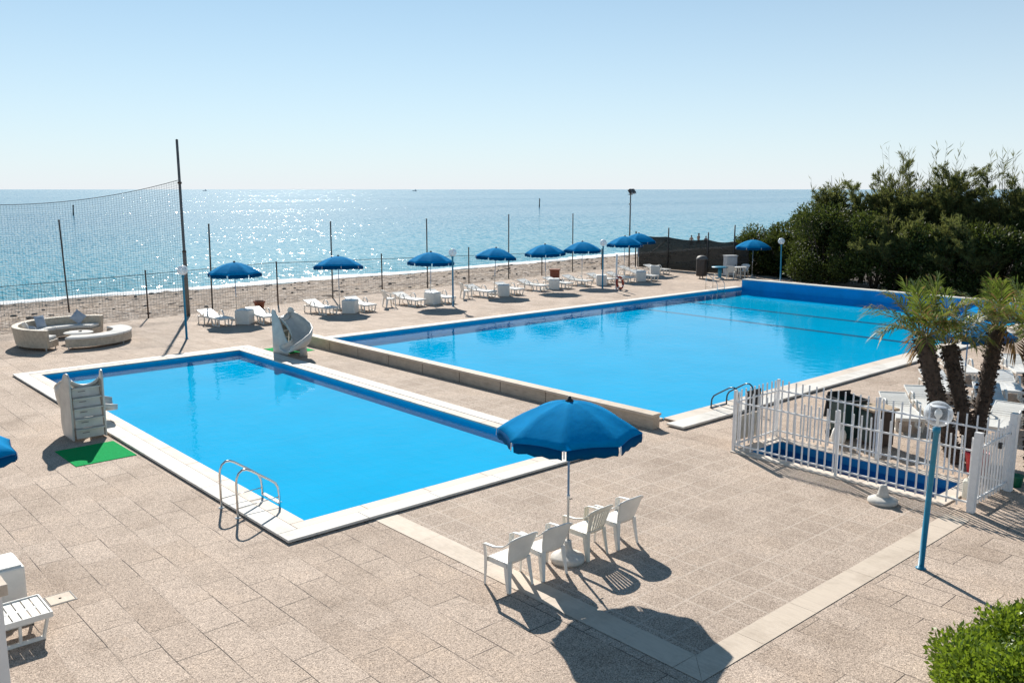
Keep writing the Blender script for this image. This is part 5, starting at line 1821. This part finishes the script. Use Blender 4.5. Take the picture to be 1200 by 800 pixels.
def make_palm(label, base, top, nf, seed, r=0.195, flen=1.0, stiff=0.0):
    global rng
    rng = np.random.default_rng(seed)
    base, top = Vector(base), Vector(top)
    t = thing("palm_tree", label, "palm tree", base, 0, "palm trees behind the white fence")
    d = top - base
    side = Vector((d.x, d.y, 0))
    def axis(s):                                     # leaning trunk that straightens upwards
        return Vector((d.x * (s ** 0.8), d.y * (s ** 0.8), d.z * s)) 
    mb = MB()
    pts = [axis(i / 14) for i in range(15)]
    rr = [r * (0.80 + 0.22 * (i / 14)) * (1 + rng.normal() * .03) for i in range(15)]
    rr[0] *= 1.05
    mb.tube(pts, rr, 14)
    # old leaf bases clothing the trunk
    n = 620
    s_ = rng.uniform(0.02, 1.0, n); a = rng.uniform(0, 2 * PI, n)
    A = np.array([axis(q) for q in s_])
    out = np.stack([np.cos(a), np.sin(a), np.zeros(n)], 1)
    C = A + out * (r * (0.78 + 0.22 * s_))[:, None]
    D = out * 0.75 + np.array([0, 0, 1.0]) * rng.uniform(-.5, 0.6, n)[:, None] + rng.normal(size=(n, 3)) * .2
    for q in leaves(C, D, rng.uniform(.045, .095, n), rng.uniform(.03, .07, n), .05):
        mb.add(q, [(0, 1, 2, 3)])
    mb.build("trunk", M['palmbark'], t)
    # crown
    LV, DV = [], []
    stalks = MB()
    ctr = np.array(axis(1.0)) + np.array([0, 0, 0.02])
    for f in range(nf):
        q = (f + 0.5) / nf
        dead = q > 0.96
        az = f * 2.399 + rng.normal() * .25
        el = R(82 - 58 * q ** 0.9 + rng.normal() * 7)
        if dead: el = R(0 - 20 * (q - .96) / .04 + rng.normal() * 8)
        L_ = flen * (0.8 + 0.35 * math.sin(PI * min(1, q + .2))) * rng.uniform(.85, 1.1)
        p = ctr + np.array([math.cos(az), math.sin(az), 0]) * 0.07
        dirv = np.array([math.cos(el) * math.cos(az), math.cos(el) * math.sin(az), math.sin(el)])
        P_ = [p.copy()]
        N = 16
        droop = (0.05 + 0.075 * q + (0.03 if dead else 0)) * (1 - stiff)
        for i in range(N):
            p = p + dirv * (L_ / N)
            dirv = dirv + np.array([0, 0, -droop * (i / N + .25)])
            dirv /= np.linalg.norm(dirv)
            P_.append(p.copy())
        stalks.tube(P_, [0.013 - 0.010 * i / N for i in range(N + 1)], 5)
        P_ = np.array(P_)
        for i in range(4, N + 1):
            tang = P_[i] - P_[i - 1]; tang /= np.linalg.norm(tang)
            sd = np.cross(tang, [0, 0, 1]); sd /= max(np.linalg.norm(sd), 1e-6)
            upv = np.cross(sd, tang)
            fr = (i - 4) / (N - 4)
            ll = flen * (0.30 + 0.24 * math.sin(PI * (0.15 + 0.75 * fr))) * rng.uniform(.8, 1.15)
            for sg in (-1, 1):
                for rep in range(2):
                    base_p = P_[i] - tang * rng.uniform(0, L_ / N)
                    dd = sd * sg * (0.9 - .35 * fr) + tang * (0.55 + .7 * fr) + upv * rng.uniform(.05, .45)
                    dd = dd / np.linalg.norm(dd)
                    w = 0.03
                    mid = base_p + dd * ll * .5
                    tip = base_p + dd * ll * .95 + np.array([0, 0, -1]) * ll * rng.uniform(.12, .42) * (1.25 if dead else 1)
                    wv = np.cross(dd, upv); wv /= max(np.linalg.norm(wv), 1e-6)
                    quad = [base_p, mid + wv * w * .5 + upv * 0.008, tip, mid - wv * w * .5 + upv * 0.008]
                    (DV if (dead or rng.uniform() < 0.05 + 0.20 * q) else LV).append(quad)
    cr = stalks.build("leaf_stalk", M['rachis'], t)
    o = quads_mesh("crown", np.array(LV + DV), M['frond'], t)
    o.data.materials.append(M['drytip'])
    o.data.polygons.foreach_set("material_index", np.array([0] * len(LV) + [1] * len(DV), dtype=np.int32))
    return t


def px_at(u, v, depth):
    """point on the ray through photo pixel (u, v) at the given depth; used once for the lean of the trunks"""
    rt = Vector((math.sin(YAW), -math.cos(YAW), 0)); up = rt.cross(fwd)
    return Vector((0, 0, 5.6)) + fwd * depth + rt * ((u - 600) / 1040 * depth) + up * ((400 - v) / 1040 * depth)


make_palm("palm with the trunk leaning furthest left over the pool", (18.75, 7.05, 0), tuple(px_at(1082, 396, 18.3)), 22, 11, r=0.17, flen=1.06)
make_palm("palm with the middle trunk of the leaning cluster", (18.95, 6.72, 0), tuple(px_at(1112, 404, 18.6)), 15, 12, r=0.15, flen=0.86)
make_palm("palm with the trunk leaning right, third of the cluster", (19.05, 6.95, 0), tuple(px_at(1169, 383, 18.9)), 16, 13, r=0.155, flen=0.92, stiff=.1)
make_palm("palm half out of the picture at the right edge", (18.60, 5.55, 0), tuple(px_at(1213, 398, 17.6)), 16, 14, r=0.165, flen=1.0)


def make_shrub(label, loc, size, seed, m=None, n=9000, leaf=0.15, group=None, name="broadleaf_shrub", flat=0.0):
    """dense rounded shrub of small broad leaves: lumpy, open at the edge"""
    global rng
    rng = np.random.default_rng(seed)
    t = thing(name, label, "shrub", loc, 0, group)
    sx_, sy_, sz_ = size
    nb = 90 if name == 'leafy_bush' else 26
    mb = MB()
    for i in range(6):
        a = i * 1.05 + rng.normal() * .2
        limb(mb, [(0.1 * math.cos(a), 0.1 * math.sin(a), 0), (sx_ * .3 * math.cos(a), sy_ * .3 * math.sin(a), sz_ * .4), (sx_ * .55 * math.cos(a), sy_ * .55 * math.sin(a), sz_ * .75)], 0.06, 0.015)
    mb.build("stem", M['bark'], t)
    # lumps
    a = rng.uniform(0, 2 * PI, nb); e = rng.uniform(0.02, 1.0, nb)
    LC = np.stack([np.cos(a) * sx_ * .66 * np.sqrt(1 - (e * .8) ** 2), np.sin(a) * sy_ * .66 * np.sqrt(1 - (e * .8) ** 2), e * sz_ * .80], 1)
    LR = rng.uniform(.24, .42, nb) * min(sx_, sy_, sz_)
    w = LR ** 2; w /= w.sum()
    pick = rng.choice(nb, n, p=w)
    dirs = unit(rng.normal(size=(n, 3)))
    dirs[:, 2] = np.abs(dirs[:, 2]) * rng.choice([1, 1, -0.5], n)
    rad = LR[pick] * np.where(rng.uniform(size=n) < .30, rng.uniform(.25, .85, n), np.clip(rng.normal(0.95, 0.13, n), .5, 1.3))
    C = LC[pick] + dirs * rad[:, None] * np.array([1, 1, 0.9])
    C[:, 2] = np.maximum(C[:, 2], 0.03)
    D = dirs * .9 + rng.normal(size=(n, 3)) * .6 + np.array([0, 0, .35])
    quads_mesh("crown", leaves(C, D, rng.uniform(.7, 1.25, n) * leaf, rng.uniform(.40, .62, n) * leaf, .1), m or M['pitto'], t)
    return t


def make_tamarisk(label, loc, h, spread, seed, n_branch=34, needles=990, group=None):
    """feathery tree: limbs, then upswept plumes of fine needles"""
    global rng
    rng = np.random.default_rng(seed)
    t = thing("tamarisk_tree", label, "tree", loc, 0, group)
    wood = MB()
    tips = []
    trunk_top = np.array([rng.normal() * .3, rng.normal() * .3, h * .30])
    limb(wood, [(0, 0, 0), (trunk_top[0] * .4, trunk_top[1] * .6, h * .16), tuple(trunk_top)], 0.16, 0.11)
    tr = None
    Q = []
    for b in range(n_branch):
        a = b * 2.399 + rng.normal() * .3
        f = rng.uniform(0.0, 1)
        reach = spread * (0.25 + 0.75 * math.sqrt(rng.uniform(0.0, 1)))
        top = h * (0.97 - 0.42 * (reach / spread) ** 1.6 - 0.22 * rng.uniform())
        p0 = trunk_top * rng.uniform(.4, 1)
        p3 = np.array([math.cos(a) * reach, math.sin(a) * reach, top])
        p1 = p0 + (p3 - p0) * .35 + np.array([math.cos(a), math.sin(a), -.1]) * reach * .15
        p2 = p0 + (p3 - p0) * .72 + np.array([math.cos(a), math.sin(a), -.15]) * reach * .10
        ss = np.linspace(0, 1, 9)
        curve = np.array([(1 - s) ** 3 * p0 + 3 * (1 - s) ** 2 * s * p1 + 3 * (1 - s) * s * s * p2 + s ** 3 * p3 for s in ss])
        limb(wood, [tuple(c) for c in curve], 0.055, 0.008, 5)
        # sprays along the outer part of the branch
        for k in range(11):
            s = rng.uniform(.30, 1.0)
            i = min(7, int(s * 8)); q = curve[i] + (curve[i + 1] - curve[i]) * (s * 8 - i)
            sd = unit(np.array([math.cos(a + rng.normal() * 1.2), math.sin(a + rng.normal() * 1.2), rng.uniform(.3, 1.5)]))
            ln = rng.uniform(.55, 1.15) * (1.15 - .35 * s)
            m_ = needles // 11
            tt = rng.uniform(0, 1, m_)
            bendv = np.array([0, 0, -.22])
            C = q + sd * (tt * ln)[:, None] + bendv * (tt ** 2 * ln * .5)[:, None] + rng.normal(size=(m_, 3)) * (.11 * (1 - tt * .8))[:, None]
            D = sd * 1.0 + rng.normal(size=(m_, 3)) * .5 + np.array([0, 0, .25])
            Q.append(leaves(C, D, rng.uniform(.13, .30, m_), rng.uniform(.024, .05, m_), .02))
    wood.build("trunk", M['bark'], t)
    quads_mesh("crown", np.concatenate(Q), M['tama'], t)
    return t


def make_reed(label, loc, h, spread, n, seed, group=None):
    global rng
    rng = np.random.default_rng(seed)
    t = thing("reed_clump", label, "reeds", loc, 0, group)
    st = MB(); Q = []
    for i in range(n):
        a = rng.uniform(0, 2 * PI); r_ = spread * math.sqrt(rng.uniform())
        b = np.array([math.cos(a) * r_, math.sin(a) * r_, 0])
        hh = h * rng.uniform(.68, 1.0)
        ln = np.array([math.cos(a), math.sin(a), 0]) * rng.uniform(0, .16) * hh + rng.normal(size=3) * np.array([.25, .25, 0])
        pts = [b + ln * (s ** 1.6) + np.array([0, 0, hh * s]) for s in np.linspace(0, 1, 6)]
        st.tube(pts, [0.02, .018, .016, .013, .009, .003], 5)
        m_ = 34
        s = rng.uniform(.35, 1.0, m_)
        C = b + ln * (s ** 1.6)[:, None] + np.array([0, 0, 1]) * (hh * s)[:, None]
        aa = rng.uniform(0, 2 * PI, m_)
        D = np.stack([np.cos(aa) * .55, np.sin(aa) * .55, rng.uniform(.35, 1.25, m_)], 1)
        Q.append(leaves(C, D, rng.uniform(.3, .62, m_), rng.uniform(.028, .05, m_), .06))
    st.build("stalk", M['reed'], t)
    quads_mesh("leaf", np.concatenate(Q), M['reed'], t)
    return t


SG_ = "broadleaf shrubs of the dark hedge"
for k, (x, y, sx_, sy_, sz_, lab) in enumerate([
    (51.9, 32.0, 1.5, 1.9, 2.9, "small dark broadleaf shrub between the screen fence's end and the hedge parasol"),
    (53.2, 33.6, 2.4, 2.4, 3.2, "lowest broadleaf shrub at the hedge's left end above the screen fence"),
    (52.6, 30.2, 2.4, 2.2, 4.4, "rounded broadleaf shrub directly behind the hedge parasol"),
    (49.6, 27.2, 2.6, 2.4, 4.9, "broadleaf shrub behind the globe lamp that stands against the hedge"),
    (49.3, 24.0, 2.5, 2.4, 4.6, "broadleaf shrub in the hedge just right of its globe lamp"),
    (49.2, 20.6, 2.4, 2.5, 4.2, "dark broadleaf shrub in the middle of the hedge below the reeds"),
    (49.0, 17.4, 2.4, 2.3, 4.0, "dark broadleaf shrub in the hedge behind the palm crowns"),
    (49.0, 14.0, 2.5, 2.5, 4.4, "broadleaf shrub at the hedge's right end by the picture edge"),
    (48.9, 10.4, 2.5, 2.5, 4.2, "broadleaf shrub at the hedge's hidden far right end"),
]):
    make_shrub(lab, (x, y, -.05), (sx_, sy_, sz_), 100 + k, n=15000, group=SG_, leaf=0.17)
TG = "feathery tamarisk trees above the hedge"
for k, (x, y, h, sp, lab) in enumerate([
    (51.5, 27.7, 7.3, 1.4, "slender tamarisk furthest left, at the edge where the hedge meets the open sea"),
    (51.6, 26.0, 7.6, 1.7, "open branched tamarisk second from the left above the hedge"),
    (51.8, 24.4, 8.0, 1.6, "tamarisk third from the left, standing left of the bare reeds"),
    (51.6, 22.9, 7.4, 1.6, "tamarisk rising through the tall pale reeds in the middle"),
    (51.4, 21.7, 6.8, 1.6, "lower tamarisk between the pale reeds and the tallest tree"),
    (51.5, 20.8, 8.5, 1.25, "tallest tamarisk with a thin spiky top against the sky"),
    (51.3, 19.4, 6.5, 1.6, "low tamarisk in the dip just right of the tallest tree"),
    (51.6, 18.4, 7.7, 1.5, "dense pointed tamarisk near the top right of the photo"),
    (51.6, 17.0, 7.3, 1.7, "tamarisk cut off by the right edge of the photo"),
    (52.4, 14.2, 7.6, 2.2, "tamarisk wholly beyond the right edge of the photo"),
    (49.0, 22.6, 5.3, 1.9, "drooping tamarisk spilling over the front of the hedge below the reeds"),
    (48.9, 18.6, 5.0, 1.9, "drooping tamarisk spilling over the hedge front behind the right palm"),
]):
    make_tamarisk(lab, (x, y, -.05), h, sp * 1.15, 200 + k, group=TG)
RG = "tall reeds among the trees"
make_reed("thin reeds standing furthest left among the tamarisks", (51.4, 28.3, -.05), 6.7, 0.7, 22, 301, RG)
make_reed("tall pale reeds rising between the middle tamarisks", (52.0, 23.2, -.05), 8.2, 1.5, 42, 302, RG)
make_reed("thin reeds near the right edge beside the dense pointed tamarisk", (51.8, 17.6, -.05), 8.0, 0.9, 22, 303, RG)

# bright leafy bush in the near right corner
make_shrub("bright green leafy bush in the near right corner of the photo", (10.3, 2.62, -.02), (2.5, 1.4, .95), 401, M['bushleaf'], n=60000, leaf=0.07, name="leafy_bush")
